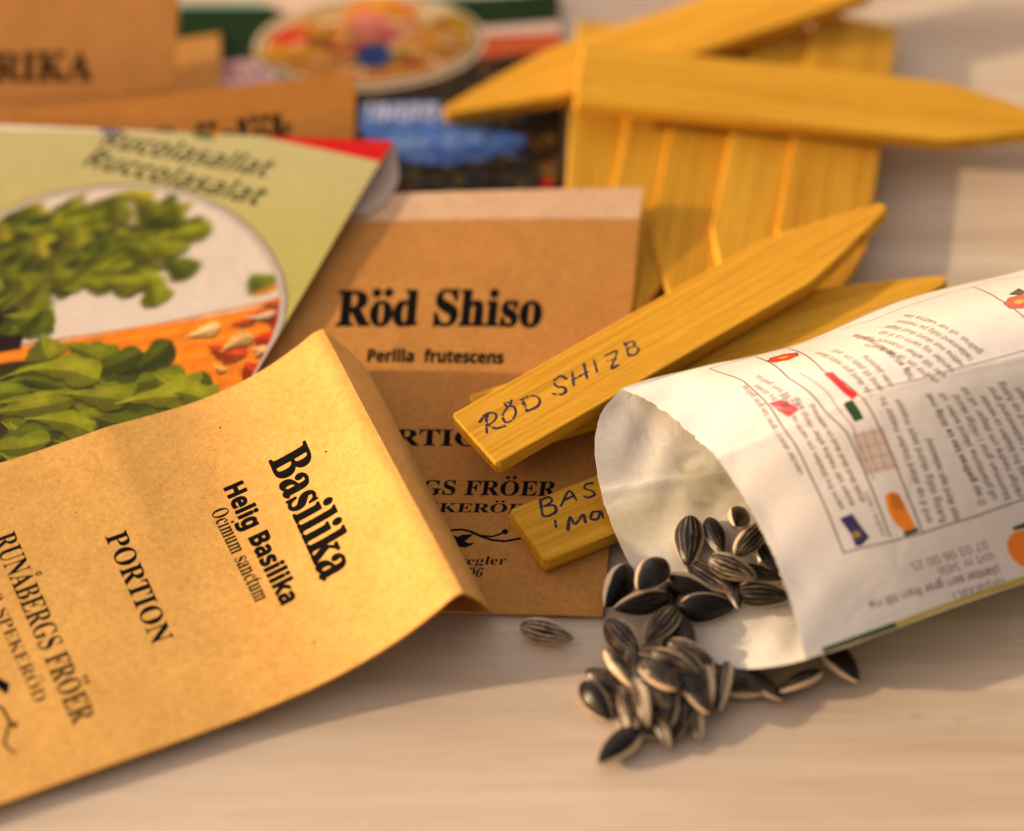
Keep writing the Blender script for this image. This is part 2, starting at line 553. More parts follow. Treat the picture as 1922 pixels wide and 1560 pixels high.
# glyph outlines: advance width and contours in 1/250 em
GLYPHS = {
'serif': {
'A': (163, '-3 0 -3 7 3 8 9 11 14 18 18 28 77 174 84 173 143 32 148 21 153 13 158 8 165 7 165 0 85 0 85 7 100 9 106 17 105 22 102 30 94 49 39 49 29 26 29 24 28 22 28 18 32 10 46 7 48 7 48 0/42 60 90 60 66 119'),
'B': (165, '6 0 6 7 17 8 23 12 27 19 28 31 28 137 27 147 26 154 23 158 19 161 13 163 6 163 6 170 82 170 106 168 124 163 137 155 145 145 148 131 145 117 137 105 125 97 107 92 124 87 138 81 148 72 154 62 156 49 154 35 148 23 138 13 128 7 117 3 104 1 89 0/68 94 70 94 87 96 98 101 104 112 106 128 105 143 100 154 92 160 81 162 74 161 70 158 68 153 68 146/83 9 96 11 105 18 110 30 112 48 110 66 103 77 91 84 73 86 68 86 68 24 69 17 71 12 75 10'),
'D': (185, '8 0 8 7 17 8 23 11 26 17 28 28 28 139 26 151 23 159 16 162 6 163 6 170 83 170 100 169 115 166 129 162 141 155 151 148 159 138 166 127 171 114 173 100 174 85 171 54 160 31 142 14 117 3 85 0/83 9 98 11 110 17 119 28 124 39 128 52 130 67 131 85 129 113 123 134 113 149 100 158 83 161 75 160 71 158 68 152 68 143 68 27 68 18 71 13 75 10'),
'E': (165, '5 0 5 6 16 7 23 11 27 18 28 29 28 137 27 151 23 158 16 162 6 163 6 170 149 170 149 119 143 119 140 133 134 144 127 151 116 156 103 159 86 160 79 160 74 159 71 158 69 155 68 151 68 145 68 92 72 92 86 94 97 100 103 112 107 128 113 128 113 44 107 44 105 57 102 68 97 75 90 79 81 82 69 83 68 83 68 25 69 17 72 13 77 11 86 10 103 11 117 14 128 20 138 28 146 39 153 53 160 53 150 0'),
'F': (151, '6 0 6 7 17 9 23 13 27 20 28 31 28 140 27 151 23 158 16 161 5 163 5 170 147 170 147 119 141 119 137 133 132 144 125 151 115 157 102 160 86 161 74 160 71 159 69 157 68 153 68 148 68 92 71 92 85 94 95 101 102 112 106 129 113 129 113 44 106 44 102 63 96 75 85 81 70 83 68 83 68 30 68 22 70 16 73 12 78 9 85 7 96 7 96 0'),
'G': (189, '100 -4 83 -3 67 1 53 7 40 16 30 26 21 38 15 52 11 68 10 85 11 102 15 117 21 131 30 143 40 154 52 162 65 168 80 172 96 173 109 172 123 169 138 164 141 163 144 162 148 163 151 165 154 168 156 173 163 173 163 115 156 115 150 129 142 141 133 151 123 159 111 163 100 165 83 162 71 152 61 136 56 114 54 85 55 66 57 50 61 36 67 25 77 14 88 7 103 5 115 6 122 10 126 17 128 27 128 48 126 57 123 63 115 67 103 68 103 74 186 74 186 68 176 67 170 64 167 58 166 48 166 11 150 4 133 0 116 -3'),
'I': (97, '5 0 5 7 16 8 23 12 27 18 28 28 28 144 27 154 24 159 17 162 5 163 5 170 91 170 91 163 80 162 73 159 69 154 68 144 68 29 68 22 70 16 72 13 77 10 83 8 92 7 92 0'),
'K': (190, '6 0 6 7 17 8 24 12 27 19 28 30 28 141 27 151 23 158 17 162 6 163 6 170 90 170 90 163 82 162 76 161 72 158 70 155 68 149 68 141 68 87 120 139 127 148 130 156 124 161 108 163 108 170 181 170 181 163 178 163 166 161 154 156 142 147 128 134 101 106 173 17 177 13 181 9 186 7 193 7 193 0 105 0 105 7 114 7 117 7 120 8 123 10 124 13 123 18 118 25 74 80 68 74 68 30 69 19 73 12 79 8 90 7 90 0'),
'N': (184, '150 -4 40 130 40 29 41 18 44 12 51 8 62 7 62 0 7 0 7 7 14 7 20 9 24 11 27 15 28 21 28 29 28 145 18 157 14 161 11 162 7 163 7 170 58 170 146 63 146 141 145 148 144 154 141 158 137 161 131 162 123 163 123 170 179 170 179 163 168 162 161 158 158 151 157 140 157 -4'),
'O': (196, '97 -4 85 -3 74 -1 63 3 48 11 35 22 25 35 17 50 13 61 11 73 10 85 11 97 13 109 17 120 25 135 35 148 48 159 63 167 74 171 86 173 99 174 111 173 122 171 133 167 148 159 161 148 171 135 179 120 183 109 185 97 186 85 185 73 183 61 179 50 171 35 160 22 147 11 132 3 121 -1 109 -3/99 5 114 8 126 17 134 33 140 56 141 85 141 103 138 119 135 133 129 145 120 156 110 163 97 165 81 162 69 152 61 136 56 114 54 85 55 66 57 50 61 36 66 25 75 14 86 7'),
'P': (156, '6 0 6 7 17 8 23 12 27 19 28 30 28 141 27 151 23 158 17 162 6 163 6 170 80 170 99 169 114 167 125 164 136 157 145 148 150 137 152 124 151 110 145 99 137 89 124 82 109 78 90 77 68 77 68 30 69 19 72 12 79 8 90 7 90 0/68 86 75 86 91 88 101 94 107 105 109 123 107 139 102 151 94 158 81 161 74 160 70 158 68 154 68 148'),
'R': (176, '6 0 6 7 17 8 23 12 27 19 28 30 28 141 27 151 23 158 17 162 6 163 6 170 81 170 98 169 113 167 126 163 137 159 147 150 153 139 155 125 153 110 146 99 134 90 117 83 161 19 165 13 168 10 172 7 178 7 179 7 179 0 126 0 75 79 68 79 68 30 69 19 72 12 79 8 90 7 90 0/68 87 76 87 93 89 104 96 111 108 113 125 111 141 106 152 96 158 84 161 75 160 71 157 68 152 68 144'),
'S': (145, '16 -4 16 59 23 59 28 42 34 29 42 19 50 11 61 7 73 6 86 7 96 13 102 22 104 33 102 44 95 52 84 60 61 71 47 78 37 86 29 94 21 108 19 124 20 138 25 150 33 160 43 167 55 172 69 174 77 173 85 172 105 167 109 166 110 166 112 166 117 168 119 174 126 174 126 119 120 119 116 132 109 143 101 153 92 160 83 164 72 166 61 164 52 159 46 151 45 142 46 133 51 125 59 119 70 113 94 102 108 94 118 87 125 79 130 70 133 60 134 50 132 35 126 22 117 11 105 3 89 -2 72 -4 59 -3 53 -2 47 0 37 4 33 4 32 5 28 4 26 3 24 0 23 -4'),
'T': (157, '34 0 34 7 46 8 53 12 57 19 58 30 58 161 56 161 38 158 24 150 18 142 13 131 11 118 4 118 4 170 153 170 153 118 147 118 143 134 137 146 128 154 115 160 100 161 98 161 98 30 99 18 103 11 110 8 122 7 122 0'),
'U': (183, '92 -5 76 -4 63 -1 51 4 43 11 34 23 29 38 27 58 27 141 26 151 23 158 16 162 6 163 6 170 90 170 90 163 81 162 75 161 71 158 69 155 68 149 67 141 67 52 68 39 71 28 76 19 86 11 102 8 118 10 130 16 139 27 144 41 146 59 146 141 145 151 141 158 134 161 122 163 122 170 177 170 177 163 167 161 161 157 158 150 157 141 157 68 156 50 153 34 148 22 141 12 132 5 121 -1 108 -4'),
'a': (128, '95 -4 80 0 75 13 63 4 50 -1 36 -3 24 -1 15 4 9 13 8 24 12 39 24 51 33 56 44 61 58 66 74 71 74 90 73 99 70 105 64 109 55 110 43 108 39 102 40 100 42 96 45 91 46 86 45 80 41 75 35 72 29 71 22 72 17 76 13 81 12 88 14 96 18 104 26 110 35 115 47 118 60 119 76 117 89 114 98 109 106 96 109 78 109 23 109 18 110 15 111 13 113 13 116 13 119 16 123 10 109 0/56 13 60 13 65 15 70 19 74 24 74 63 57 56 47 46 44 31 47 17'),
'b': (134, '16 -4 16 145 15 154 14 160 10 162 3 164 3 170 52 170 52 104 60 112 71 117 82 119 95 117 106 111 115 103 122 91 126 78 127 62 126 50 124 38 120 28 112 15 100 5 87 -2 72 -4 60 -2 50 3 39 11 20 -4/68 5 79 8 86 18 89 29 91 43 91 60 90 79 86 93 79 102 69 104 63 103 58 100 54 96 52 90 52 26 56 10'),
'c': (109, '58 -4 44 -2 32 4 22 13 14 25 9 40 7 56 9 73 15 88 24 101 36 111 50 117 65 119 81 117 93 111 101 102 103 91 102 85 99 80 94 77 88 76 77 80 73 93 73 97 73 101 71 108 63 111 54 108 47 100 43 88 42 70 43 53 46 39 51 28 62 18 76 14 89 17 101 27 106 23 96 11 85 3 72 -2'),
'd': (138, '52 -4 40 -2 29 4 20 13 13 25 9 39 7 55 9 73 13 88 21 101 30 111 42 117 54 119 70 115 83 104 83 149 82 156 79 160 74 163 66 164 66 170 119 170 119 28 119 20 121 15 125 12 132 10 132 4 117 3 101 1 83 -4 83 15 75 4 65 -2/64 11 69 12 75 15 80 21 83 28 83 90 81 96 77 100 71 103 65 105 55 102 49 93 46 84 44 72 44 57 44 43 46 31 48 22 54 13'),
'e': (112, '57 -4 44 -2 32 4 21 13 14 26 9 41 7 59 9 75 14 90 22 102 32 111 45 117 59 119 72 117 83 112 93 104 100 94 104 80 105 65 105 62 44 62 46 42 51 27 61 19 74 16 88 20 101 32 106 27 96 14 85 4 72 -2/43 72 75 72 75 80 74 94 72 103 67 109 60 111 51 107 45 95 43 76'),
'f': (80, '6 0 6 6 11 7 15 8 17 10 19 13 19 18 20 27 20 103 6 103 6 116 20 116 20 132 22 149 32 162 41 168 52 172 65 173 79 171 89 166 96 158 98 149 97 142 94 137 89 133 84 132 77 133 73 136 70 140 69 146 69 151 72 157 72 157 73 159 73 160 73 161 72 164 67 165 61 164 57 160 56 154 55 145 55 116 76 116 76 103 55 103 55 24 56 15 59 10 65 7 74 6 74 0'),
'g': (122, '54 -52 39 -51 27 -49 18 -45 8 -37 5 -28 10 -17 26 -10 13 0 9 11 10 20 16 28 25 34 38 41 25 48 16 56 10 67 8 79 10 90 15 100 22 108 33 114 45 117 59 119 73 117 87 113 118 113 118 100 100 100 106 88 109 76 107 65 103 56 96 49 87 43 76 39 64 38 58 39 53 39 47 38 42 35 39 31 38 27 41 20 53 18 65 18 83 17 96 15 106 11 113 5 116 -3 118 -14 116 -25 110 -34 101 -42 89 -48 73 -51/59 46 66 48 71 54 73 64 74 79 73 93 71 103 66 109 59 111 51 109 46 103 43 93 43 79 43 64 46 54 51 48/60 -43 81 -41 94 -35 98 -25 97 -19 93 -15 86 -13 76 -13 36 -13 29 -19 27 -27 29 -33 35 -39 45 -42'),
'h': (142, '7 0 7 6 13 7 17 10 19 14 20 21 20 149 19 155 17 160 13 163 7 164 7 170 55 170 55 99 65 110 77 116 91 119 105 116 115 109 121 96 123 79 123 21 124 14 126 10 129 7 135 6 135 0 75 0 75 6 77 6 85 10 88 21 88 81 87 90 85 96 82 100 76 101 65 98 55 88 55 21 56 14 57 10 61 7 67 6 67 0'),
'i': (74, '38 135 30 136 24 140 20 146 19 154 20 161 24 167 30 171 38 173 45 171 51 167 55 161 56 154 55 146 51 140 45 136/7 0 7 6 13 7 17 10 19 14 20 21 20 94 19 101 17 106 14 108 8 109 8 116 55 116 55 21 56 14 58 10 61 7 67 6 67 0'),
'k': (134, '7 0 7 6 13 7 17 10 19 14 20 21 20 148 19 155 18 160 14 162 8 164 8 170 55 170 55 63 85 92 89 98 91 104 88 108 78 109 77 109 77 116 128 116 128 109 115 106 102 97 83 78 129 13 134 8 140 6 140 0 79 0 79 6 81 6 87 7 89 12 88 15 86 18 61 55 55 50 55 21 56 14 57 10 61 7 67 6 67 0'),
'l': (74, '7 0 7 6 13 7 17 10 19 14 20 21 20 148 19 155 18 160 14 162 8 164 8 170 55 170 55 21 56 14 58 10 61 7 67 6 67 0'),
'm': (206, '7 0 7 6 13 7 17 10 19 14 20 21 20 94 19 101 17 106 13 108 7 110 7 116 55 116 55 99 65 110 76 116 88 119 103 116 113 109 119 97 130 109 142 116 156 119 170 116 180 109 186 96 188 79 188 21 188 14 190 10 193 7 200 6 200 0 141 0 141 6 146 7 150 10 152 14 153 21 153 81 152 90 150 96 147 100 141 101 130 98 121 88 121 21 121 14 123 10 127 7 133 6 133 0 74 0 74 6 80 7 84 10 86 14 86 21 86 81 86 90 84 96 80 100 74 101 63 98 55 88 55 21 55 14 57 10 60 7 66 6 66 0'),
'n': (142, '7 0 7 6 13 7 17 10 19 14 20 21 20 94 19 101 17 106 13 108 7 110 7 116 55 116 55 100 65 110 77 116 91 119 105 116 115 109 121 96 123 79 123 21 124 14 126 10 129 7 135 6 135 0 75 0 75 6 77 6 85 10 88 21 88 81 87 90 85 96 82 100 76 101 65 98 55 88 55 21 56 14 57 10 61 7 67 6 67 0'),
'o': (125, '63 -4 47 -2 34 4 22 14 14 26 9 41 7 57 9 74 14 89 22 101 34 111 47 117 62 119 78 117 91 111 102 102 111 89 116 74 118 57 116 40 111 26 102 13 91 4 78 -2/63 4 72 7 78 15 80 21 81 30 82 57 81 77 80 91 77 101 71 109 63 111 54 109 48 101 45 91 44 77 44 58 45 30 46 21 48 15 54 7'),
'r': (107, '7 0 7 6 13 7 17 10 19 14 20 21 20 94 19 102 17 106 14 108 8 109 8 116 54 116 54 94 61 104 70 112 78 117 87 119 96 117 103 113 106 107 108 99 107 92 104 87 99 84 92 83 87 84 83 86 80 89 77 93 74 96 70 97 65 95 60 90 57 82 56 72 56 21 56 14 59 9 65 7 73 6 73 0'),
's': (107, '56 -4 45 -2 32 2 30 3 27 3 22 2 19 -3 13 -3 13 39 20 39 25 25 32 15 42 8 52 6 60 7 67 10 70 15 72 22 68 31 58 39 40 48 28 55 20 63 15 72 14 82 16 96 24 108 36 116 53 119 57 118 62 118 74 115 77 114 78 114 79 114 83 115 86 119 91 119 91 83 85 83 80 94 73 103 65 108 56 110 48 109 43 106 40 102 39 97 40 91 43 87 48 83 55 79 71 71 82 64 90 56 94 47 96 35 93 19 85 7 72 -1'),
't': (85, '46 -4 33 -2 25 4 20 13 18 27 18 104 8 104 8 112 33 137 42 148 48 158 54 158 54 116 77 116 77 104 54 104 54 31 54 24 56 19 58 16 62 15 70 18 77 28 83 25 74 9 61 0'),
'u': (140, '49 -4 34 -1 24 6 19 19 17 36 17 92 16 100 15 105 11 108 4 110 4 116 53 116 53 28 54 22 56 17 60 14 66 13 76 16 85 25 85 92 84 100 82 106 78 108 71 110 71 116 121 116 121 26 121 19 123 15 127 12 134 11 134 5 119 4 103 1 85 -4 85 15 78 7 69 1 59 -2'),
'0': (140, '70 -3 56 -1 44 3 34 9 26 18 19 28 14 41 11 56 9 72 9 90 9 107 11 124 14 138 19 151 26 161 34 170 44 176 56 180 70 181 84 180 96 176 105 170 114 161 120 151 125 138 128 123 131 107 131 90 131 72 128 56 125 41 120 28 113 18 105 9 95 3 84 -1/70 14 82 19 88 34 90 45 91 58 92 73 93 90 92 106 91 121 90 134 88 145 82 160 70 165 59 160 52 145 50 134 48 121 48 106 47 90 48 73 48 58 50 45 52 34 59 19'),
'1': (140, '24 0 24 13 45 13 50 14 54 17 57 22 57 30 57 155 40 136 33 131 25 129 19 130 15 134 12 140 11 147 27 153 37 159 49 167 67 180 95 180 95 30 95 23 97 18 101 14 107 13 128 13 128 0'),
'2': (140, '9 0 9 26 46 64 55 74 63 83 70 91 76 103 81 114 83 126 84 138 83 151 79 159 73 164 65 166 54 163 47 155 43 141 42 123 29 124 19 128 12 136 10 147 11 156 16 164 24 171 34 176 48 180 65 181 82 180 96 176 107 170 116 162 120 151 122 140 121 131 119 123 115 114 109 105 89 82 58 51 33 28 91 28 98 29 104 32 109 37 112 45 114 53 128 53 127 0'),
'3': (140, '61 -3 44 -1 30 2 20 7 13 13 8 20 7 28 9 36 13 42 20 46 28 47 30 33 37 23 47 17 59 15 67 16 74 18 81 23 86 30 89 39 90 52 87 65 80 75 68 82 51 85 36 85 36 100 52 100 66 103 76 110 82 122 84 137 82 149 79 158 72 164 63 166 55 164 49 160 45 154 43 146 42 137 42 127 28 128 18 132 11 139 9 149 13 162 23 172 34 177 48 180 64 181 81 180 95 176 107 170 115 162 120 152 122 140 119 125 111 112 99 102 84 95 94 93 104 89 113 83 121 75 127 65 128 52 127 37 123 26 116 17 107 9 97 4 86 0 74 -2'),
'4': (140, '45 0 45 13 52 13 60 14 67 16 71 22 73 31 73 47 3 47 3 62 74 179 109 179 109 63 135 63 135 47 109 47 109 31 111 22 115 16 122 14 130 13 133 13 133 0/21 63 73 63 73 107 73 131 74 155 70 147 65 136 59 126 55 119'),
'5': (140, '61 -3 44 -1 31 2 22 7 15 13 11 20 10 28 11 35 16 41 22 44 30 45 31 38 33 31 36 25 41 20 48 16 58 15 65 16 73 19 79 24 84 31 87 41 88 55 86 71 79 83 69 90 54 92 46 92 39 91 27 88 15 92 23 179 118 179 119 133 105 133 103 142 101 146 99 149 96 150 91 151 39 151 35 105 40 106 47 107 62 109 81 107 96 103 109 95 119 85 125 71 127 55 125 40 121 28 114 18 105 10 95 4 84 1 73 -2'),
'6': (140, '73 -3 56 0 41 7 32 14 25 23 19 35 15 48 12 64 11 83 12 96 13 109 16 121 21 138 29 152 39 164 51 173 66 179 83 181 97 180 108 177 117 173 122 167 126 161 127 154 125 146 120 140 111 135 97 134 96 142 95 149 93 156 91 161 86 165 80 166 67 162 57 149 52 136 48 120 47 100 52 104 60 107 69 109 81 110 95 108 107 103 117 96 125 86 129 73 131 58 129 41 125 27 116 14 105 5 91 -1/74 14 83 16 89 24 93 37 95 55 93 73 89 85 81 92 72 94 65 93 57 90 51 86 47 82 47 65 49 51 51 39 55 30 63 18'),
'7': (140, '41 0 108 151 42 151 32 148 28 139 26 126 11 126 12 179 132 179 132 166 62 0'),
'8': (140, '68 -3 55 -2 44 0 34 4 22 12 14 21 9 33 8 46 10 60 18 72 29 82 44 90 31 100 21 110 15 122 13 136 15 147 19 158 26 167 37 175 46 178 58 180 71 181 87 180 101 176 111 169 119 160 123 149 125 137 122 124 115 114 105 105 91 97 104 89 115 82 123 74 130 62 132 47 130 33 125 21 115 11 103 3 87 -1/76 105 83 111 89 118 92 127 93 138 92 145 90 152 87 157 83 162 77 165 70 167 61 164 54 159 50 150 49 139 50 127 56 118 64 112/70 12 81 14 90 21 96 31 98 43 95 54 89 63 78 72 61 80 53 74 47 66 43 57 41 45 43 31 49 21 58 14'),
'9': (140, '57 -3 43 -1 33 2 25 6 20 12 17 19 16 26 16 31 19 35 23 38 28 40 32 30 39 21 47 15 58 13 70 16 79 25 86 39 91 60 93 86 87 79 79 74 69 70 58 69 44 70 33 75 23 82 15 92 10 105 9 121 10 137 16 152 24 164 35 173 49 179 66 181 83 179 98 172 107 165 114 156 120 145 125 131 128 115 128 97 128 84 127 71 125 58 119 41 112 27 102 14 90 5 75 -1/69 87 77 88 84 91 89 97 93 104 92 123 90 138 86 150 78 161 68 164 58 162 51 154 46 140 45 122 46 107 51 96 58 89'),
},
'bold': {
'B': (168, '23 0 23 179 78 179 95 178 109 176 122 173 132 169 142 160 148 148 150 133 148 119 143 108 134 99 123 95 123 94 131 91 139 87 146 82 151 74 154 64 155 52 153 37 147 24 137 14 124 6 108 2 89 0/60 108 82 108 96 109 105 113 110 119 112 128 110 137 104 143 94 146 80 148 60 148/60 31 85 31 99 33 109 38 114 46 116 56 114 65 109 72 99 76 84 78 60 78'),
'H': (191, '23 0 23 179 60 179 60 109 131 109 131 179 169 179 169 0 131 0 131 77 60 77 60 0'),
'P': (157, '23 0 23 179 80 179 96 178 109 175 121 170 130 164 139 152 144 139 146 123 144 108 139 94 131 81 118 72 106 67 93 64 77 64 60 64 60 0/60 95 73 95 87 96 98 101 105 109 108 122 104 136 94 145 78 148 60 148'),
'R': (165, '23 0 23 179 75 179 92 178 106 175 118 171 128 165 138 155 144 141 146 125 145 114 141 104 136 95 129 88 121 82 113 78 165 0 123 0 81 69 60 69 60 0/60 99 73 99 89 101 99 106 105 113 108 124 105 135 99 142 88 146 72 148 60 148'),
'a': (151, '53 -3 36 0 23 8 16 16 12 27 11 41 12 54 17 65 26 73 38 79 53 83 72 84 95 85 95 91 94 100 90 107 83 111 74 112 64 111 55 109 36 102 23 127 35 132 48 136 61 138 76 139 92 138 106 134 118 127 126 118 131 106 132 91 132 0 106 0 99 19 98 19 89 9 80 3 68 -1/67 25 78 27 87 32 93 40 95 52 95 63 81 63 65 61 56 56 51 49 49 41 50 33 54 28 60 26'),
'b': (158, '95 -3 81 -1 71 3 63 9 57 15 54 15 48 0 20 0 20 190 57 190 57 146 56 131 55 119 57 119 63 127 72 133 82 138 96 139 110 137 122 131 133 121 139 111 143 99 146 85 147 69 146 52 143 38 139 26 133 16 122 5 109 -1/84 28 94 30 102 38 107 51 109 69 107 87 102 99 94 107 84 109 71 107 63 100 59 89 57 73 57 69 58 51 63 38 71 30'),
'c': (128, '75 -3 61 -1 48 2 37 7 28 14 21 24 15 36 12 51 11 68 12 83 15 97 20 108 30 122 43 132 54 136 66 138 78 139 91 138 103 136 112 133 121 130 110 101 93 107 86 108 78 109 66 106 57 99 51 86 49 68 51 50 57 38 66 30 78 28 89 29 99 31 108 35 117 40 117 8 108 3 99 0 88 -2'),
'e': (148, '81 -3 68 -2 56 1 45 5 31 15 20 28 15 39 12 52 11 67 12 82 15 96 19 107 29 121 42 131 52 135 63 138 76 139 93 137 108 132 121 123 130 111 135 95 137 77 137 59 49 59 52 45 58 34 69 28 83 25 96 26 107 28 118 31 129 36 129 7 119 3 108 0 96 -2/50 84 102 84 100 95 96 104 88 110 76 113 66 111 58 106 52 97'),
'f': (97, '26 0 26 109 5 109 5 127 26 137 26 147 27 162 31 174 39 182 48 187 60 190 74 191 84 191 94 190 102 188 108 186 99 158 89 161 84 161 78 162 71 161 66 157 64 152 63 145 63 137 95 137 95 109 63 109 63 0'),
'g': (158, '71 -60 44 -58 31 -56 20 -52 20 -22 32 -27 45 -30 59 -32 73 -33 85 -31 94 -25 100 -15 102 -2 102 1 102 10 103 18 102 18 94 8 85 2 74 -1 63 -3 48 0 35 6 25 16 19 26 15 38 12 52 11 68 12 84 15 98 19 110 25 120 36 131 49 137 64 139 79 137 93 130 103 119 104 119 107 137 139 137 139 0 137 -18 131 -33 122 -45 112 -51 100 -56 86 -59/76 27 88 29 97 35 102 46 104 63 104 68 102 87 97 99 88 106 76 109 64 106 56 98 51 86 49 68 51 50 56 37 64 29'),
'i': (76, '38 154 30 155 24 158 19 163 18 172 19 181 24 186 30 189 38 190 46 189 53 186 57 181 59 172 57 163 53 158 46 154/20 0 20 137 57 137 57 0'),
'k': (155, '20 0 20 190 57 190 57 105 56 90 55 74 55 74 63 85 72 95 110 137 152 137 98 77 155 0 112 0 73 55 57 43 57 0'),
'l': (76, '20 0 20 190 57 190 57 0'),
'n': (164, '20 0 20 137 48 137 53 119 55 119 63 128 73 134 85 138 97 139 111 138 122 134 132 127 140 118 144 105 146 89 146 0 108 0 108 80 107 93 103 102 96 107 86 109 72 106 63 98 58 83 57 64 57 0'),
'o': (155, '77 -3 65 -2 54 1 43 6 30 16 20 30 15 41 12 54 11 69 12 85 16 99 21 111 29 121 39 129 50 134 63 138 78 139 90 138 101 135 112 131 125 121 135 107 140 96 143 83 144 69 142 52 139 38 133 26 126 16 116 8 105 2 92 -1/78 28 90 30 99 38 104 51 106 69 104 86 99 99 90 106 77 109 65 106 56 99 51 86 49 69 51 51 56 38 65 30'),
'r': (114, '20 0 20 137 48 137 53 114 55 114 62 123 72 132 83 137 96 139 102 139 108 138 106 103 103 103 100 104 95 104 85 103 76 101 68 96 62 90 58 81 57 70 57 0'),
's': (124, '57 -3 43 -2 32 -1 22 2 12 6 12 36 23 32 35 28 47 26 58 25 67 26 73 28 77 32 78 37 78 40 76 43 73 46 68 49 49 58 37 63 28 69 20 75 15 82 12 90 11 101 13 113 18 122 26 130 37 135 50 138 65 139 78 138 90 137 101 133 113 128 102 102 83 109 74 111 65 112 52 109 48 103 49 99 50 97 54 94 59 91 77 83 88 78 97 73 105 67 110 60 114 52 115 41 113 28 108 17 100 9 89 2 74 -1'),
't': (109, '66 -3 55 -2 44 2 36 7 29 15 25 27 24 43 24 109 6 109 6 124 26 137 37 166 61 166 61 137 99 137 99 109 61 109 61 43 62 36 65 31 70 28 77 27 83 28 89 29 101 32 101 4 94 1 86 -1 76 -2'),
'u': (164, '67 -3 54 -1 42 3 32 9 25 19 20 32 19 48 19 137 56 137 56 57 57 44 61 35 68 29 78 27 92 30 101 39 106 53 108 72 108 137 145 137 145 0 116 0 111 18 109 18 102 8 91 2 80 -1'),
},
'sans': {
'A': (160, '0 0 70 179 90 179 160 0 136 0 115 55 44 55 23 0/52 75 108 75 88 129 86 137 82 147 80 156 76 141 72 129'),
'D': (183, '24 0 24 179 79 179 96 177 112 174 126 169 138 161 148 151 157 139 162 125 166 109 167 91 166 74 163 58 158 45 151 33 143 23 132 15 120 8 106 4 91 1 74 0/47 19 71 19 97 22 117 31 132 45 141 65 144 90 142 107 139 121 134 133 126 143 116 150 105 155 91 158 76 159 47 159'),
'F': (130, '24 0 24 179 124 179 124 159 47 159 47 96 119 96 119 76 47 76 47 0'),
'N': (190, '24 0 24 179 50 179 146 31 147 31 146 43 145 60 145 78 145 179 166 179 166 0 140 0 44 148 43 148 44 127 45 100 45 0'),
'S': (137, '62 -3 47 -2 34 0 22 2 13 6 13 28 23 24 35 20 49 18 63 17 80 19 93 25 100 34 103 46 102 54 99 61 94 66 86 72 75 77 61 83 47 88 36 95 27 103 20 112 16 123 15 136 17 149 22 160 31 169 42 176 56 180 72 181 86 180 99 178 111 175 121 171 114 152 105 155 94 159 83 161 72 161 57 159 46 154 40 146 38 135 39 127 42 120 46 115 54 110 64 105 77 99 91 93 103 87 113 80 120 71 124 61 126 48 124 33 118 21 108 11 95 3 80 -1'),
'T': (139, '58 0 58 159 3 159 3 179 136 179 136 159 81 159 81 0'),
'a': (140, '54 -3 37 0 24 7 15 19 12 37 13 50 19 60 27 68 40 74 56 78 76 80 99 81 99 89 97 103 91 112 83 117 71 119 61 118 51 115 33 108 26 125 36 129 47 133 59 135 72 136 87 135 99 131 108 126 115 117 119 106 120 91 120 0 104 0 100 19 99 19 90 9 80 3 69 -1/59 15 74 18 87 25 95 37 98 54 98 66 79 65 64 63 52 61 44 57 37 48 34 37 36 27 41 21 49 17'),
'b': (154, '85 -3 70 -1 59 3 50 10 43 17 42 17 37 0 21 0 21 190 43 190 43 144 43 128 42 116 43 116 50 124 59 131 70 135 85 136 100 134 114 129 125 119 131 109 136 97 139 83 140 67 139 51 136 37 131 25 125 15 114 5 100 -1/82 16 97 19 108 29 113 39 116 52 117 67 116 86 111 100 104 110 94 116 81 118 63 115 52 106 47 96 44 83 43 68 43 67 44 52 47 39 51 29 58 22 68 17'),
'c': (120, '75 -3 58 -1 43 5 31 14 22 27 17 38 15 51 14 66 15 82 17 95 22 107 32 120 44 129 59 135 77 137 87 136 96 134 105 132 112 129 105 111 91 115 83 117 76 117 62 115 51 109 43 99 38 85 37 67 38 52 41 39 46 29 58 20 75 16 85 17 94 19 102 21 110 24 110 5 102 2 95 -1 86 -2'),
'd': (154, '69 -3 53 -1 40 5 29 15 22 25 18 37 15 51 14 67 15 83 18 97 22 109 29 119 40 129 53 135 69 137 83 135 94 131 103 124 111 117 112 117 111 126 111 137 111 190 133 190 133 0 115 0 112 18 111 18 104 10 95 4 83 -1/72 16 90 19 102 27 107 36 110 48 111 62 111 67 110 82 107 95 103 105 95 112 85 117 72 118 56 115 45 104 40 94 37 81 37 66 37 51 40 39 45 29 57 19'),
'e': (141, '78 -3 66 -2 55 1 45 5 32 15 22 28 17 39 15 52 14 66 15 80 17 93 21 104 30 118 42 128 56 134 73 137 89 135 103 129 114 120 122 108 127 93 128 76 128 63 37 63 38 49 42 37 48 28 57 22 67 18 79 16 91 17 102 19 112 22 122 26 122 6 112 2 102 0 91 -2/37 80 105 80 103 96 97 108 87 116 73 119 59 116 48 108 41 96'),
'f': (86, '27 0 27 117 4 117 4 127 27 135 27 143 29 158 32 171 39 180 47 186 58 190 71 191 78 191 85 190 97 187 91 170 82 172 76 173 71 173 61 171 55 166 51 156 49 143 49 134 83 134 83 117 49 117 49 0'),
'g': (154, '73 -60 54 -59 38 -56 24 -52 24 -31 39 -37 55 -41 74 -42 89 -39 101 -32 108 -20 111 -4 111 1 111 10 112 18 111 18 100 7 86 0 69 -3 53 0 39 6 28 16 22 26 17 38 15 51 14 67 15 82 17 95 22 107 28 118 39 128 53 134 69 137 81 135 93 132 102 125 111 116 112 116 115 134 133 134 133 -2 131 -20 126 -34 118 -46 106 -54 91 -58/72 16 90 18 102 26 107 35 110 47 111 62 111 67 110 83 107 96 102 106 89 115 72 118 57 115 46 105 41 94 38 82 37 67 38 51 41 39 46 29 57 19'),
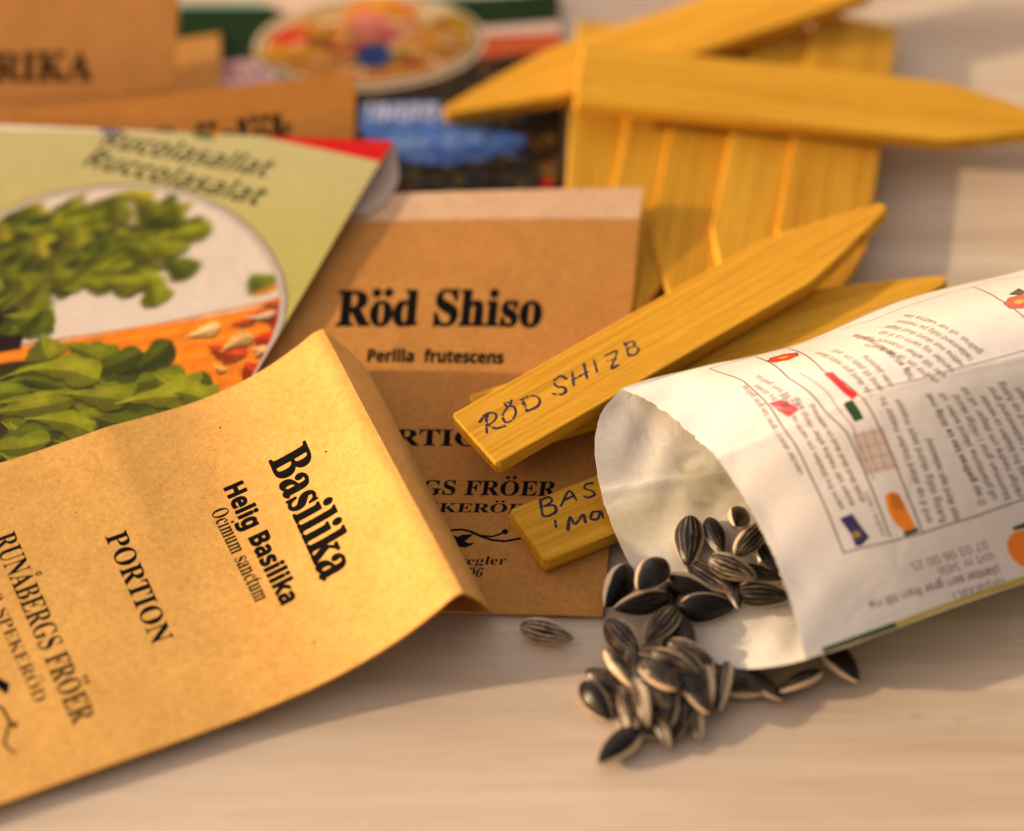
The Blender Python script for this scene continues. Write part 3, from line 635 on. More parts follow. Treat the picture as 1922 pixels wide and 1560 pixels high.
'h': (154, '21 0 21 190 43 190 43 134 42 116 44 116 51 125 61 131 73 135 85 136 100 135 112 131 122 125 129 115 133 103 134 87 134 0 113 0 113 86 111 100 105 110 96 116 83 118 69 117 59 112 52 105 47 96 44 84 43 69 43 0'),
'i': (64, '33 156 27 157 23 160 20 164 20 170 20 177 23 181 27 183 33 184 37 183 41 181 44 177 45 170 44 164 41 160 37 157/21 0 21 134 43 134 43 0'),
'k': (134, '21 0 21 190 43 190 43 91 43 81 42 69 43 69 48 75 54 82 59 89 102 134 128 134 73 77 131 0 105 0 58 62 43 49 43 0'),
'l': (65, '21 0 21 190 43 190 43 0'),
'm': (234, '21 0 21 134 39 134 42 116 44 116 51 125 60 131 71 135 83 137 97 135 109 131 118 124 124 114 125 114 133 124 144 131 156 135 168 137 182 135 193 131 202 125 209 116 212 103 214 87 214 0 192 0 192 86 190 100 185 110 176 116 165 118 148 115 137 107 130 93 128 74 128 0 107 0 107 86 105 100 100 110 91 116 79 118 62 115 51 106 47 96 44 84 43 70 43 0'),
'n': (154, '21 0 21 134 39 134 42 116 44 116 51 125 62 131 73 135 86 137 100 135 113 131 122 125 129 116 133 103 134 87 134 0 113 0 113 86 111 100 105 110 96 116 83 118 69 117 59 112 52 106 47 96 44 84 43 70 43 0'),
'o': (151, '75 -3 58 0 44 6 31 16 22 29 17 41 15 53 14 67 15 83 18 97 23 109 31 119 43 128 58 134 76 137 93 134 108 128 121 118 130 105 134 94 137 81 138 67 137 52 134 38 128 26 121 16 108 6 93 0/76 16 88 17 98 22 106 30 111 40 114 53 115 67 114 82 111 94 106 105 98 112 88 117 76 118 63 117 53 112 46 105 41 94 38 82 37 67 38 53 41 40 46 30 53 22 63 17'),
'p': (154, '21 -60 21 134 39 134 42 116 43 116 50 124 59 131 70 135 85 137 100 135 114 129 125 119 131 110 136 98 139 84 140 67 139 51 136 37 131 25 125 15 114 5 100 -1 85 -3 71 -1 59 3 50 10 43 17 42 17 43 6 43 -5 43 -60/82 16 93 17 102 23 109 30 113 41 116 53 117 68 116 82 113 94 108 104 97 115 81 118 64 115 52 107 47 98 44 86 43 72 43 67 44 52 47 39 51 29 58 22 68 17'),
'r': (103, '21 0 21 134 39 134 42 110 43 110 50 120 60 128 71 134 84 137 92 136 100 135 97 115 90 116 82 117 72 115 63 111 55 104 49 95 45 84 43 72 43 0'),
's': (120, '55 -3 42 -2 31 0 21 2 13 6 13 26 22 22 32 19 44 16 56 15 70 17 80 21 85 27 87 35 87 40 85 44 81 48 75 52 54 61 32 71 24 77 18 83 14 91 13 101 16 116 27 127 37 132 49 135 63 137 75 136 86 134 96 131 106 128 98 110 81 116 71 118 62 119 50 117 41 114 36 109 34 102 35 97 37 93 41 89 48 85 68 77 90 67 98 61 104 55 107 47 109 37 107 25 102 15 94 8 83 2 70 -1'),
't': (90, '62 -3 52 -2 43 1 35 6 29 14 24 25 23 39 23 117 4 117 4 128 23 136 32 165 45 165 45 134 84 134 84 117 45 117 45 40 46 29 51 21 58 17 66 16 71 16 76 16 85 18 85 2 81 0 75 -1 68 -2'),
'u': (154, '69 -3 54 -1 42 3 32 9 25 18 21 31 20 46 20 134 42 134 42 48 44 34 49 24 59 18 72 16 85 17 95 21 103 28 107 38 110 50 111 64 111 134 133 134 133 0 115 0 112 18 111 18 103 9 93 2 81 -1'),
'v': (127, '51 0 0 134 24 134 52 55 56 43 60 30 63 20 64 20 67 30 71 43 75 55 104 134 127 134 76 0'),
'y': (127, '21 -60 11 -59 3 -58 3 -41 9 -42 18 -42 28 -40 36 -36 42 -28 47 -18 54 -1 0 134 24 134 53 58 60 39 64 21 65 21 70 38 77 58 104 134 128 134 70 -19 65 -30 59 -40 52 -49 38 -57'),
'0': (143, '71 -3 57 -1 45 4 35 11 27 22 21 32 17 44 15 58 13 73 12 90 13 108 15 124 18 139 23 152 29 162 37 170 47 176 58 180 71 181 85 180 97 175 108 168 116 157 121 147 125 135 128 121 130 106 131 90 130 71 128 55 125 40 120 27 114 17 106 9 96 2 85 -1/71 16 83 18 93 24 100 34 104 45 106 57 108 72 109 90 108 107 106 121 104 134 100 144 93 154 83 160 71 163 59 160 50 154 43 144 39 134 36 121 35 107 34 90 35 72 36 57 39 45 43 35 50 24 59 18'),
'1': (143, '67 0 67 125 68 142 68 156 61 149 53 142 34 126 22 141 71 179 89 179 89 0'),
'2': (143, '12 0 12 18 59 66 82 90 90 100 96 110 99 121 100 132 98 145 92 155 81 160 69 162 57 161 46 158 36 152 26 145 14 160 25 168 38 175 53 179 69 181 84 180 97 175 108 168 116 159 121 147 123 134 121 120 117 107 110 95 101 83 77 58 40 21 40 20 130 20 130 0'),
'3': (143, '60 -3 47 -2 34 0 23 3 11 7 11 28 23 23 36 19 48 17 61 16 75 17 87 20 95 25 103 37 106 51 102 66 93 75 83 79 70 82 56 83 39 83 39 102 56 102 69 103 81 106 89 111 98 122 101 135 99 147 92 155 82 161 68 163 55 161 44 158 33 153 23 148 12 163 23 170 36 176 51 180 68 181 85 180 99 175 110 169 117 159 122 149 123 137 121 121 113 108 102 99 86 94 86 93 99 90 110 86 118 80 126 67 129 51 127 36 122 23 112 12 99 4 88 0 75 -2'),
'4': (143, '91 0 91 41 5 41 5 59 89 180 112 180 112 60 138 60 138 41 112 41 112 0/27 60 91 60 91 117 91 139 92 156 91 156 86 146 80 137'),
'5': (143, '62 -3 49 -2 36 0 25 3 16 7 16 28 26 23 38 19 50 17 62 16 80 19 94 26 103 38 106 55 104 70 96 82 87 87 76 90 62 91 46 90 31 87 20 94 27 179 116 179 116 159 46 159 41 107 53 109 69 110 86 108 100 103 113 96 122 85 127 72 129 57 127 40 121 25 111 13 101 6 90 1 77 -2'),
'6': (143, '75 -3 58 0 44 6 31 17 22 32 17 45 15 59 14 76 14 89 15 102 17 114 20 126 24 137 29 148 36 157 44 165 54 172 66 177 80 180 96 181 107 181 113 180 118 179 118 160 113 161 107 162 96 163 80 162 67 157 57 150 49 142 43 131 40 119 37 105 36 91 37 91 44 99 53 106 65 110 80 112 94 110 107 105 117 98 125 87 130 74 131 58 130 40 124 26 116 14 104 5 91 -1/74 16 89 19 100 26 107 39 110 58 107 73 101 85 90 92 75 95 64 93 55 90 47 84 41 77 37 70 36 62 37 51 40 40 46 31 53 23 63 18'),
'7': (143, '34 0 107 159 11 159 11 179 131 179 131 162 58 0'),
'8': (143, '72 -3 54 -1 40 3 28 10 19 20 14 31 12 46 14 57 17 67 23 75 31 82 40 88 49 93 37 102 27 111 20 123 18 139 20 151 25 162 33 170 44 176 57 180 71 181 86 180 99 176 110 170 118 162 123 151 125 138 124 128 120 120 115 112 108 105 100 100 91 95 101 89 111 83 119 75 125 67 129 58 131 46 129 32 123 20 115 11 103 3 89 -1/72 103 84 109 94 116 101 125 103 138 101 149 94 157 84 162 71 163 58 162 48 157 42 149 40 138 41 129 44 122 49 116 56 111/72 15 88 17 99 24 107 34 109 46 106 58 99 68 87 76 72 83 68 84 53 77 42 68 36 58 34 45 36 33 43 24 55 17'),
'9': (143, '48 -3 36 -2 30 -1 26 0 26 19 36 16 48 16 63 17 76 21 87 28 95 37 100 48 104 60 107 73 108 88 106 88 100 80 90 73 79 68 64 67 49 68 37 73 27 81 19 92 14 105 13 121 14 138 20 153 28 165 40 174 53 179 70 181 86 179 100 172 113 162 122 146 126 134 129 119 130 102 130 89 129 77 127 64 124 52 120 41 114 31 108 21 99 13 89 7 78 2 64 -2/69 84 80 85 89 89 97 94 103 101 107 109 108 117 107 127 104 138 98 148 91 156 81 161 70 163 55 160 44 152 37 139 34 121 36 106 43 94 53 86'),
},
}

INK = (.035, .025, .025)
KRAFT = (.92, .735, .435)
KRAFT_BROWN = (.80, .58, .325)


def wobble(P, amp, seed):
    """Slight unevenness of handled paper: lifts z by a few tenths of a millimetre."""
    r = random.Random(seed)
    x, y = P[..., 0], P[..., 1]
    z = 0
    for k in range(5):
        a, f, ph = r.uniform(0, 6.28), r.uniform(.5, 1.6), r.uniform(0, 6.28)
        z = z + np.sin((x * math.cos(a) + y * math.sin(a)) * f + ph)
    P[..., 2] += amp * z / 2.2
    return P


# ---------------------------------------------------------------- the table
def build_table():
    m, nt, p, out = nodes('pale_wood')
    co = N(nt, 'ShaderNodeTexCoord').outputs['Object']
    r = (0, 0, math.radians(-2.5))
    broad = noise(nt, mapping(nt, co, (.035, .55, 1), r), 1.0, 4, .55, .6)
    fine = noise(nt, mapping(nt, co, (.10, 2.6, 1), r), 1.0, 5, .6, .3)
    hair = noise(nt, mapping(nt, co, (.5, 24, 1), r), 1.0, 3, .6)
    cloud = noise(nt, co, .10, 3)
    c = mixrgb(nt, (.47, .37, .285, 1), (.625, .54, .445, 1), ramp(nt, broad, [(.32, 0), (.62, 1)]))
    c = mixrgb(nt, c, ramp(nt, fine, [(.3, (.90, .86, .82)), (.62, 1)]), 1.0, 'MULTIPLY')
    c = mixrgb(nt, c, ramp(nt, hair, [(.35, (.90, .875, .85)), (.55, 1)]), 1.0, 'MULTIPLY')
    c = mixrgb(nt, c, ramp(nt, cloud, [(.3, (.95, .93, .92)), (.7, 1)]), 1.0, 'MULTIPLY')
    vo = N(nt, 'ShaderNodeTexVoronoi', feature='F1')
    vo.inputs['Scale'].default_value = .55
    nt.links.new(mapping(nt, co, (.7, 1, 1), r), vo.inputs['Vector'])
    spk = ramp(nt, vo.outputs['Distance'], [(.03, (.70, .56, .42)), (.075, (1, 1, 1))])
    c = mixrgb(nt, c, spk, .35, 'MULTIPLY')
    nt.links.new(c, p.inputs['Base Color'])
    p.inputs['Roughness'].default_value = .5
    p.inputs['Specular IOR Level'].default_value = .22
    bump(nt, p, hair, .15, .02)
    x0, x1, y0, y1 = -75, 75, -45, 75
    vs = [(x, y, z) for z in (-2.5, 0) for x, y in ((x0, y0), (x1, y0), (x1, y1), (x0, y1))]
    fs = [(3, 2, 1, 0), (4, 5, 6, 7), (0, 1, 5, 4), (1, 2, 6, 5), (2, 3, 7, 6), (3, 0, 4, 7)]
    o = link_mesh('table_top', vs, fs, [m], smooth=False)
    tag(o, 'pale whitewashed wooden table top under the packets and seeds', 'table', kind='structure')


build_table()


# ---------------------------------------------------------------- kraft packet with its folded top (front left)
def build_basil_packet():
    A, B = at(606, 618, 2.05), at(868, 1111, 2.0)
    W = B - A
    Lv = np.linalg.norm(W)
    g = np.array([-(-W[1]), -W[0], 0.0])
    g = np.array([W[1], -W[0], 0.0])
    g /= np.linalg.norm(g)                 # away from the fold, along the table
    if g[0] > 0:
        g = -g
    prof = spline([0, .12, .6, 1.2, 2.0, 3.0, 4.2, 6.0, 9.0, 14.0], [2.0, 1.98, 1.66, 1.28, .90, .60, .44, .34, .28, .22])
    xs = np.linspace(0, 13.5, 2000)
    arc = np.concatenate([[0], np.cumsum(np.hypot(np.diff(xs), np.diff(prof(xs))))])
    Ls = 12.2

    def fn(s, v):
        s, v = np.asarray(s, float), np.asarray(v, float)
        x = np.interp(s * Ls, arc, xs)
        x = np.where(s < 0, s * Ls, x)
        P = A + W * v[..., None] + g * x[..., None]
        lift = .62 * (1 - v) * np.clip(x / 5, 0, 1) ** 1.2
        pv = np.where(x < 0, 2.0, prof(np.clip(x, 0, 13.5)))
        P[..., 2] = pv + (A[2] - 2.0) * (1 - v) + lift
        return wobble(P, .022, 3)

    sh = Sheet(fn, Ls, Lv, 130, KRAFT)
    T = sh.text
    T('Basilika', 'serif', (505, 864), (606, 1093), (570, 822), col=INK, grow=.024, wear=.12, seed=2)
    T('Helig Basilika', 'bold', (419, 914), (530, 1139), (450, 897), col=INK, grow=.016, wear=.10, seed=4)
    T('Ocimum sanctum', 'serif', (395, 960), (480, 1132), (419, 938), col=INK, grow=-.001, wear=.0)
    T('PORTION', 'serif', (197, 1007), (287, 1212), (234, 990), col=INK, grow=.002, wear=.05, seed=6)
    T('RUNÅBERGS FRÖER', 'serif', (-15, 1010), (137, 1361), (22, 985), col=INK, grow=.0, wear=.04, seed=7)
    T('44493 SPEKERÖD', 'serif', (-55, 1050), (66, 1322), (-32, 1040), col=INK, grow=-.006)
    c = sh.cv
    fl = sh.pts
    c.line(fl([(-30, 1310), (5, 1330), (19, 1355), (14, 1372), (8, 1395), (22, 1412), (31, 1412)]), .06, INK, taper=[.7, 1, .8, .6])
    c.line(fl([(-22, 1270), (-6, 1280), (8, 1288), (11, 1298)]), .2, INK, taper=[.4, 1, 1, .5])
    c.blob(sh.inv(27, 1361), .06, .06, 0, INK)
    r = random.Random(3)
    for _ in range(70):
        p_ = (r.uniform(0, Lv), r.uniform(0, Ls))
        a_ = r.uniform(0, 3.1)
        l_ = r.uniform(.02, .07)
        c.line([p_, (p_[0] + l_ * math.cos(a_), p_[1] + l_ * math.sin(a_))], .012, (.45, .30, .18), .6)
    for q in ((413, 803), (612, 848), (590, 1206)):
        c.blob(sh.inv(*q), .022, .03, .5, (.2, .12, .07))
    root = empty('seed_packet', tuple((A + B) / 2 * (1, 1, 0)))
    tag(root, 'golden kraft paper seed packet reading Basilika, its folded top raised above the table', 'seed packet', 'seed packets spread over the table')
    plain = paper('kraft_plain', col=(.64, .36, .12))
    front = paper('kraft_basil_print', sh.cv.image('basil_print'))
    sh.build('front_panel', [front, plain], root, 90, 40, .05)
    # the flap folded down behind
    F1, F2 = at(692, 697, .62), at(925, 1150, .2)

    def flap(s, v):
        s, v = np.asarray(s, float), np.asarray(v, float)
        top = A + W * v[..., None] + np.array([0, 0, -.02])
        bot = F1 * (1 - v[..., None]) + F2 * v[..., None]
        P = top + (bot - top) * s[..., None]
        b = np.sin(np.clip(s, 0, 1) * math.pi)
        P = P - g * (b * .04)[..., None]
        P[..., 2] += .04 * b
        return P
    Sheet(flap, 1.8, Lv, 0).build('flap', [plain, plain], root, 16, 24, .03)
    # the packet's back sheet lies on the table
    def back(s, v):
        P = fn(s, v)
        P[..., 2] = np.maximum(P[..., 2] - .075 - .05 * np.sin(np.clip(v, 0, 1) * math.pi), .03)
        return P
    Sheet(back, Ls, Lv, 0).build('back_panel', [plain, plain], root, 60, 20, .02, s0=.04)


build_basil_packet()


# ---------------------------------------------------------------- kraft packet lying in the middle
def build_perilla_packet():
    TL, TR = at(512, 371, 1.12), at(1206, 352, 1.28)
    BR, BL = at(1131, 1156, .12), at(445, 1136, .12)
    q = quad(TL, TR, BR, BL)
    Ls, Lv = 12.2, 8.6

    def fn(s, v):
        P = q(s, v)
        s, v = np.asarray(s, float), np.asarray(v, float)
        P[..., 2] += -.22 * np.sin(np.clip(s, 0, 1) * math.pi) * v + .03 * np.sin(np.clip(v, 0, 1) * math.pi)
        return wobble(P, .018, 9)

    sh = Sheet(fn, Ls, Lv, 120, KRAFT_BROWN)
    T = sh.text
    kr = (.035, .025, .03)
    # the sealed strip along the top shows the paler inside of the paper
    sh.cv.poly(sh.pts([(480, 368), (735, 362), (1212, 350), (1212, 411), (720, 415), (480, 420)]), (.90, .77, .66))
    sh.cv.line(sh.pts([(480, 420), (720, 416), (960, 414), (1212, 412)]), .03, (.62, .43, .27), .6)
    T('Röd Shiso', 'serif', (630, 611), (1016, 613), (640, 546), col=kr, grow=.03)
    T('Perilla  frutescens', 'bold', (687, 679), (945, 683), (690, 657), col=kr, grow=.012)
    T('PORTION', 'serif', (650, 836), (948, 838), (655, 806), col=kr, grow=.006)
    T('RUNÅBERGS FRÖER', 'serif', (548, 929), (1042, 931), (555, 902), col=(.06, .06, .1), grow=.004, slant=.08)
    T('44493 SPEKERÖD', 'serif', (600, 961), (985, 963), (605, 944), col=(.08, .06, .10), slant=.08)
    T('EG regler', 'serif', (798, 1060), (949, 1060), (802, 1044), col=(.10, .08, .16), grow=-.002, slant=.15)
    T('96', 'serif', (876, 1082), (905, 1083), (878, 1066), col=(.10, .08, .16), slant=.15)
    c = sh.cv
    L = lambda pts, w, t=None: c.line(sh.pts(pts), w, (.07, .06, .12), taper=t)
    L([(838, 999), (850, 995), (868, 994), (885, 998), (903, 1007), (925, 1014), (948, 1016), (970, 1012), (985, 1009)], .055)
    L([(885, 1000), (905, 1006), (925, 1007), (940, 1002), (948, 997)], .045)
    c.blob(sh.inv(948, 998), .07, .07, 0, (.07, .06, .12))
    for pts in ([(838, 999), (848, 1003), (853, 1012), (850, 1020), (860, 1026), (872, 1028), (884, 1024), (890, 1018), (880, 1020), (872, 1016), (880, 1010), (888, 1003), (878, 1003), (868, 1004), (858, 1008)],):
        c.poly(sh.pts(pts), (.07, .06, .12))
    L([(860, 1018), (866, 1012), (876, 1008)], .03)
    r = random.Random(8)
    for _ in range(60):
        p_ = (r.uniform(0, Lv), r.uniform(0, Ls))
        a_ = r.uniform(0, 3.1)
        c.line([p_, (p_[0] + .06 * math.cos(a_), p_[1] + .06 * math.sin(a_))], .012, (.45, .30, .18), .5)
    root = empty('seed_packet', tuple((TL + BR) / 2 * (1, 1, 0)))
    tag(root, 'flat brown kraft seed packet reading Röd Shiso, lying under the wooden labels', 'seed packet', 'seed packets spread over the table')
    plain = bpy.data.materials['kraft_plain']
    sh.build('front_panel', [paper('kraft_perilla_print', sh.cv.image('perilla_print')), plain], root, 60, 44, .05)


build_perilla_packet()


# ---------------------------------------------------------------- green glossy packet (left)
LEAF_W = spline([-1, -.75, -.5, -.28, -.05, .15, .42, .68, .88, 1], [.04, .08, .34, .42, .70, .68, .92, .88, .52, 0])


def leaf_art(c, P, r, cen, rx, ry, rot, col):
    """One printed salad leaf: flat lobed blade with a bent rib, two-toned halves and a thin light margin."""
    cen = np.asarray(cen)
    R = np.array([[math.cos(rot), math.sin(rot)], [-math.sin(rot), math.cos(rot)]])
    x = np.linspace(-1, 1, 26)
    bend = r.uniform(-.28, .28)
    mid = bend * (1 - x * x) * rx
    wl = LEAF_W(x) * ry * r.uniform(.82, 1.1) * (1 + .05 * np.sin(x * 9 + r.uniform(0, 6)))
    wr = LEAF_W(x) * ry * r.uniform(.82, 1.1) * (1 + .05 * np.sin(x * 9 + r.uniform(0, 6)))
    up = np.stack([x * rx, mid - wl], -1)
    dn = np.stack([x * rx, mid + wr], -1)
    rib = np.stack([x * rx, mid], -1)
    out = np.concatenate([up, dn[::-1]])
    col = np.array(col) * r.uniform(.85, 1.12)
    c.poly(cen + out @ R + (.05, .08), (.09, .10, .03), .55)
    c.poly(cen + out @ R, np.clip(col * .80, 0, 1))
    c.poly(cen + np.concatenate([up, rib[::-1]]) @ R, np.clip(col * 1.04 + .01, 0, 1))
    hx = r.uniform(0, .5)
    c.blob(cen + np.array([hx * rx, bend * rx * .8 - ry * .35]) @ R, rx * .34, ry * .22, rot, np.clip(col * 1.35 + .07, 0, 1), .35, .9)
    c.blob(cen + np.array([-.1 * rx, bend * rx * .9 + ry * .4]) @ R, rx * .5, ry * .22, rot, col * .55, .3, .9)
    c.line(cen + up[2:] @ R, .022, np.clip(col * 1.25 + .05, 0, 1), .55)
    c.line(cen + rib[:-2] @ R, .034, np.clip(col * 1.3 + .08, 0, 1), .7, taper=[1.2, .3])
    for k in (8, 12, 16, 19):
        for e in (up, dn):
            c.line(cen + np.array([rib[k], rib[k] * .35 + e[min(25, k + 4)] * .6]) @ R, .013, np.clip(col * 1.2, 0, 1), .35)


def build_rucola_packet():
    TL, TR = at(-95, 230, 1.62), at(738, 266, 1.62)
    R1 = at(722, 303, 1.78)
    BR = at(268, 1060, .30)
    edge = BR - TR
    BL = TL + edge
    q = quad(TL, TR, BR, BL)
    Ls = float(np.linalg.norm(edge))
    Lv = float(np.linalg.norm(TR - TL))
    prof = spline([-.3, 0, .05, .15, .3, .5, .7, 1, 1.3], [1.65, 1.60, 1.55, 1.44, 1.22, .92, .64, .34, .2])

    def fn(s, v):
        P = q(s, v)
        s, v = np.asarray(s, float), np.asarray(v, float)
        P[..., 2] = prof(s) + .04 * v
        return wobble(P, .015, 21)

    sh = Sheet(fn, Ls, Lv, 110, (.78, .77, .5))
    c = sh.cv
    # pale upper ground, greener below, as printed
    yy = np.linspace(0, 1, c.H)[:, None]
    for i, (a, b) in enumerate(zip((.75, .725, .54), (.725, .70, .37))):
        c.a[:, :, i] = a + (b - a) * np.clip(yy / .45, 0, 1)
    T = sh.text
    dk = (.14, .15, .08)
    T('Rucolasallat', 'bold', (180, 272), (497, 333), (186, 238), col=dk, grow=-.003)
    T('Ruccolasalat', 'bold', (148, 309), (482, 386), (162, 276), col=dk, grow=-.003)
    # red band, green mark, and the fold's lit edge painted as a white rim
    c.poly(sh.pts([(480, 236), (742, 255), (752, 300), (722, 306), (600, 279), (500, 258)]), (.80, .03, .03))
    c.poly(sh.pts([(-120, 215), (480, 236), (500, 253), (380, 249), (250, 247), (-120, 241)]), (.93, .90, .84))
    c.poly(sh.pts([(320, 232), (395, 238), (404, 262), (375, 260)]), (.13, .38, .13))
    c.blob(sh.inv(405, 256), .08, .08, 0, (.85, .65, .1))
    c.poly(sh.pts([(185, 232), (222, 234), (222, 250), (190, 250)]), (.25, .35, .65))
    # the arched window with the picture
    rim = [(-60, 450), (-25, 423), (10, 400), (60, 378), (115, 363), (175, 354), (240, 351), (305, 355), (365, 371), (420, 398), (465, 432), (500, 474), (521, 516), (530, 560), (526, 600), (513, 637), (496, 672), (474, 712), (440, 770), (380, 850), (300, 930), (200, 985), (100, 975), (30, 920), (0, 902), (-60, 870)]
    R = sh.pts(rim)
    cen = R.mean(0)
    c.line(np.concatenate([R, R[:1]]), .25, (.48, .46, .40))
    c.line(np.concatenate([R, R[:1]]), .16, (.74, .70, .67))
    inner = cen + (R - cen) * .982
    before = c.a.copy()
    c.poly(inner, (.86, .82, .80))
    # chopping board
    c.poly(sh.pts([(-80, 668), (100, 643), (280, 614), (430, 588), (560, 560), (560, 760), (300, 990), (-80, 960)]), (.93, .53, .10))
    r = random.Random(5)
    for k in range(26):
        y0 = 640 + k * 13
        pp = sh.pts([(-60, y0 + 40), (150, y0 + 8), (350, y0 - 22), (560, y0 - 60)])
        c.line(pp, r.uniform(.03, .1), (.85, .42, .05) if k % 2 else (.97, .62, .18), r.uniform(.25, .6))
    c.line(sh.pts([(-60, 662), (280, 612), (560, 556)]), .07, (.78, .36, .05), .7)
    # garlic cloves and chopped chilli
    for q_, a_, b_, ro, col in (((425, 655), .52, .30, .3, (.84, .30, .10)), ((500, 600), .55, .34, .3, (.80, .24, .08)), ((498, 640), .34, .52, .2, (.78, .20, .06)), ((480, 690), .36, .42, .5, (.76, .24, .07)), ((520, 565), .4, .22, -.2, (.84, .36, .14)), ((455, 600), .30, .18, -.4, (.86, .36, .12)), ((508, 672), .2, .34, .1, (.88, .34, .14))):
        leaf_art(c, sh, r, sh.inv(*q_), a_, b_, ro, col)
    for q_, a_, b_, ro, col in (((380, 622), .36, .25, -.5, (.95, .74, .50)), ((445, 645), .35, .27, -.8, (.95, .74, .46)), ((490, 590), .32, .15, -.3, (.95, .80, .66)), ((484, 657), .16, .2, .3, (.95, .70, .46)), ((412, 690), .18, .1, .5, (.93, .66, .36))):
        leaf_art(c, sh, r, sh.inv(*q_), a_, b_, ro, col)
    # dark pot at the left edge
    c.poly(sh.pts([(-60, 560), (60, 560), (52, 600), (38, 655), (-60, 672)]), (.12, .05, .05))
    # heap of leaves above
    cols = [(.37, .41, .05), (.43, .46, .06), (.29, .33, .04), (.48, .50, .08), (.58, .55, .10)]
    for q_, a_, b_ in (((60, 470), 2.6, 1.3), ((170, 440), 2.2, .9), ((270, 450), 1.3, .7), ((20, 560), 1.6, .7), ((240, 520), 1.2, .4)):
        c.blob(sh.inv(*q_), a_ * .62, b_ * .62, .2, (.17, .18, .04), .95, .35)
    c.poly(sh.pts([(-60, 690), (100, 670), (270, 690), (370, 740), (330, 800), (200, 880), (-60, 960)]), (.15, .16, .04), .95)
    for q_ in [(x, y) for y in range(380, 600, 30) for x in range(-50, 360, 34)]:
        x, y = q_[0] + r.uniform(-16, 16), q_[1] + r.uniform(-14, 14)
        lim = 372 - abs(y - 440) * .75 if y < 540 else 150 - (y - 540) * .9
        top = 395 - .16 * x if x < 200 else 362 + (x - 200) * .15
        if x > lim - 10 or y < top - 5 or (x > 120 and y > 555):
            continue
        rot = r.uniform(0, 3.14)
        leaf_art(c, sh, r, sh.inv(x, y), r.uniform(.44, .62), r.uniform(.30, .42), rot, r.choice(cols[:4] if y > 470 else cols))
    for q_, rot in (((340, 420), .1), ((300, 400), .5), ((330, 500), .5), ((285, 545), 1.0), ((230, 530), .1), ((305, 460), .6), ((250, 470), .4), ((350, 435), -.2), ((140, 440), 1.1), ((230, 390), 1.2), ((275, 390), .6)):
        leaf_art(c, sh, r, sh.inv(*q_), .55, .36, rot, r.choice(cols[1:4]))
    leaf_art(c, sh, r, sh.inv(487, 525), .34, .36, .6, (.36, .42, .06))
    c.blob(sh.inv(500, 545), .3, .12, -.6, (.80, .50, .10), .9, .4)
    # leaves in front
    for _ in range(70):
        x, y = r.uniform(-50, 380), r.uniform(660, 960)
        if y < 660 + max(0, x - 250) * .55 or (x < 40 and y < 690):
            continue
        leaf_art(c, sh, r, sh.inv(x, y), r.uniform(.6, .95), r.uniform(.36, .52), r.uniform(-.6, .6), r.choice(cols[:4]))
    for q_, a_, ro in (((85, 650), .42, 1.0), ((270, 670), .62, -.9), ((200, 680), .7, -.5), ((110, 705), .9, .1), ((330, 715), .55, .3), ((60, 760), .9, -.3), ((180, 745), .8, .1), ((300, 755), .9, -.1), ((360, 745), .5, .3), ((110, 800), .8, .2), ((230, 790), .8, .15), ((20, 830), .8, -.1), ((60, 870), .8, .3), ((170, 835), .8, .1), ((270, 820), .6, .2)):
        leaf_art(c, sh, r, sh.inv(*q_), a_ * 1.05, .46, ro, r.choice(cols[1:4]))
    # printed photographs have mottled tones
    gr = .55 * vnoise(c.H, c.W, 34, 71) + .45 * vnoise(c.H, c.W, 11, 72) + .3 * vnoise(c.H, c.W, 5, 73)
    sat = np.clip((c.a.max(2) - c.a.min(2) - .15) * 4, 0, 1)
    c.a *= (1 + sat * ((.84 + .24 * gr).clip(.7, 1.15) - 1))[..., None]
    # the picture was taken with a soft lens, softest at the top
    soft = c.a.copy()
    for _ in range(3):
        for ax in (0, 1):
            soft = (np.roll(soft, 5, ax) + np.roll(soft, 2, ax) + soft + np.roll(soft, -2, ax) + np.roll(soft, -5, ax)) / 5
    wt = np.clip(1 - (np.linspace(0, 1, c.H) - .38) / .10, .18, 1)[:, None, None]
    c.a = soft * wt + c.a * (1 - wt)
    # keep the picture inside its frame
    mk = c.mask([inner])
    full = np.zeros((c.H, c.W, 1), np.float32)
    full[mk[2]:mk[2] + mk[0].shape[0], mk[1]:mk[1] + mk[0].shape[1], 0] = mk[0]
    c.a = before * (1 - full) + c.a * full
    root = empty('seed_packet', tuple((TL + TR) / 2 * (1, 1, 0)))
    tag(root, 'pale green glossy seed packet with a picture of salad leaves, at the left edge', 'seed packet', 'seed packets spread over the table')
    gl = paper('green_gloss_print', sh.cv.image('rucola_print'), fibre=.35, rough=.5, spec=.18)
    white = paper('shaded_liner', col=(.62, .50, .44), fibre=.5)  # white liner, darkened and pinkened to carry the flap's shade
    red = paper('red_gloss', col=(.55, .012, .012), fibre=.3, rough=.4)
    sh.build('front_panel', [gl, white, white], root, 70, 50, .03)
    # top rolled over behind: red outside, white inside darkened by shade in its colour
    Z = [1.60, 1.42, 1.26, 1.20, 1.17]
    pp = [(739, 266), (746, 300), (748, 338), (728, 374), (690, 404)]
    ends = np.array([at(x, y, z) for (x, y), z in zip(pp, Z)])
    tt = np.linspace(0, 1, len(pp))
    sp = [spline(tt, ends[:, i]) for i in range(3)]

    def flap(s, v):
        s, v = np.asarray(s, float), np.asarray(v, float)
        e = np.stack([f(s) for f in sp], -1)
        return e + (TL - TR) * (1 - v[..., None]) * .995
    Sheet(flap, 2, Lv, 0).build('flap', [white, red, red], root, 14, 24, .035)


build_rucola_packet()


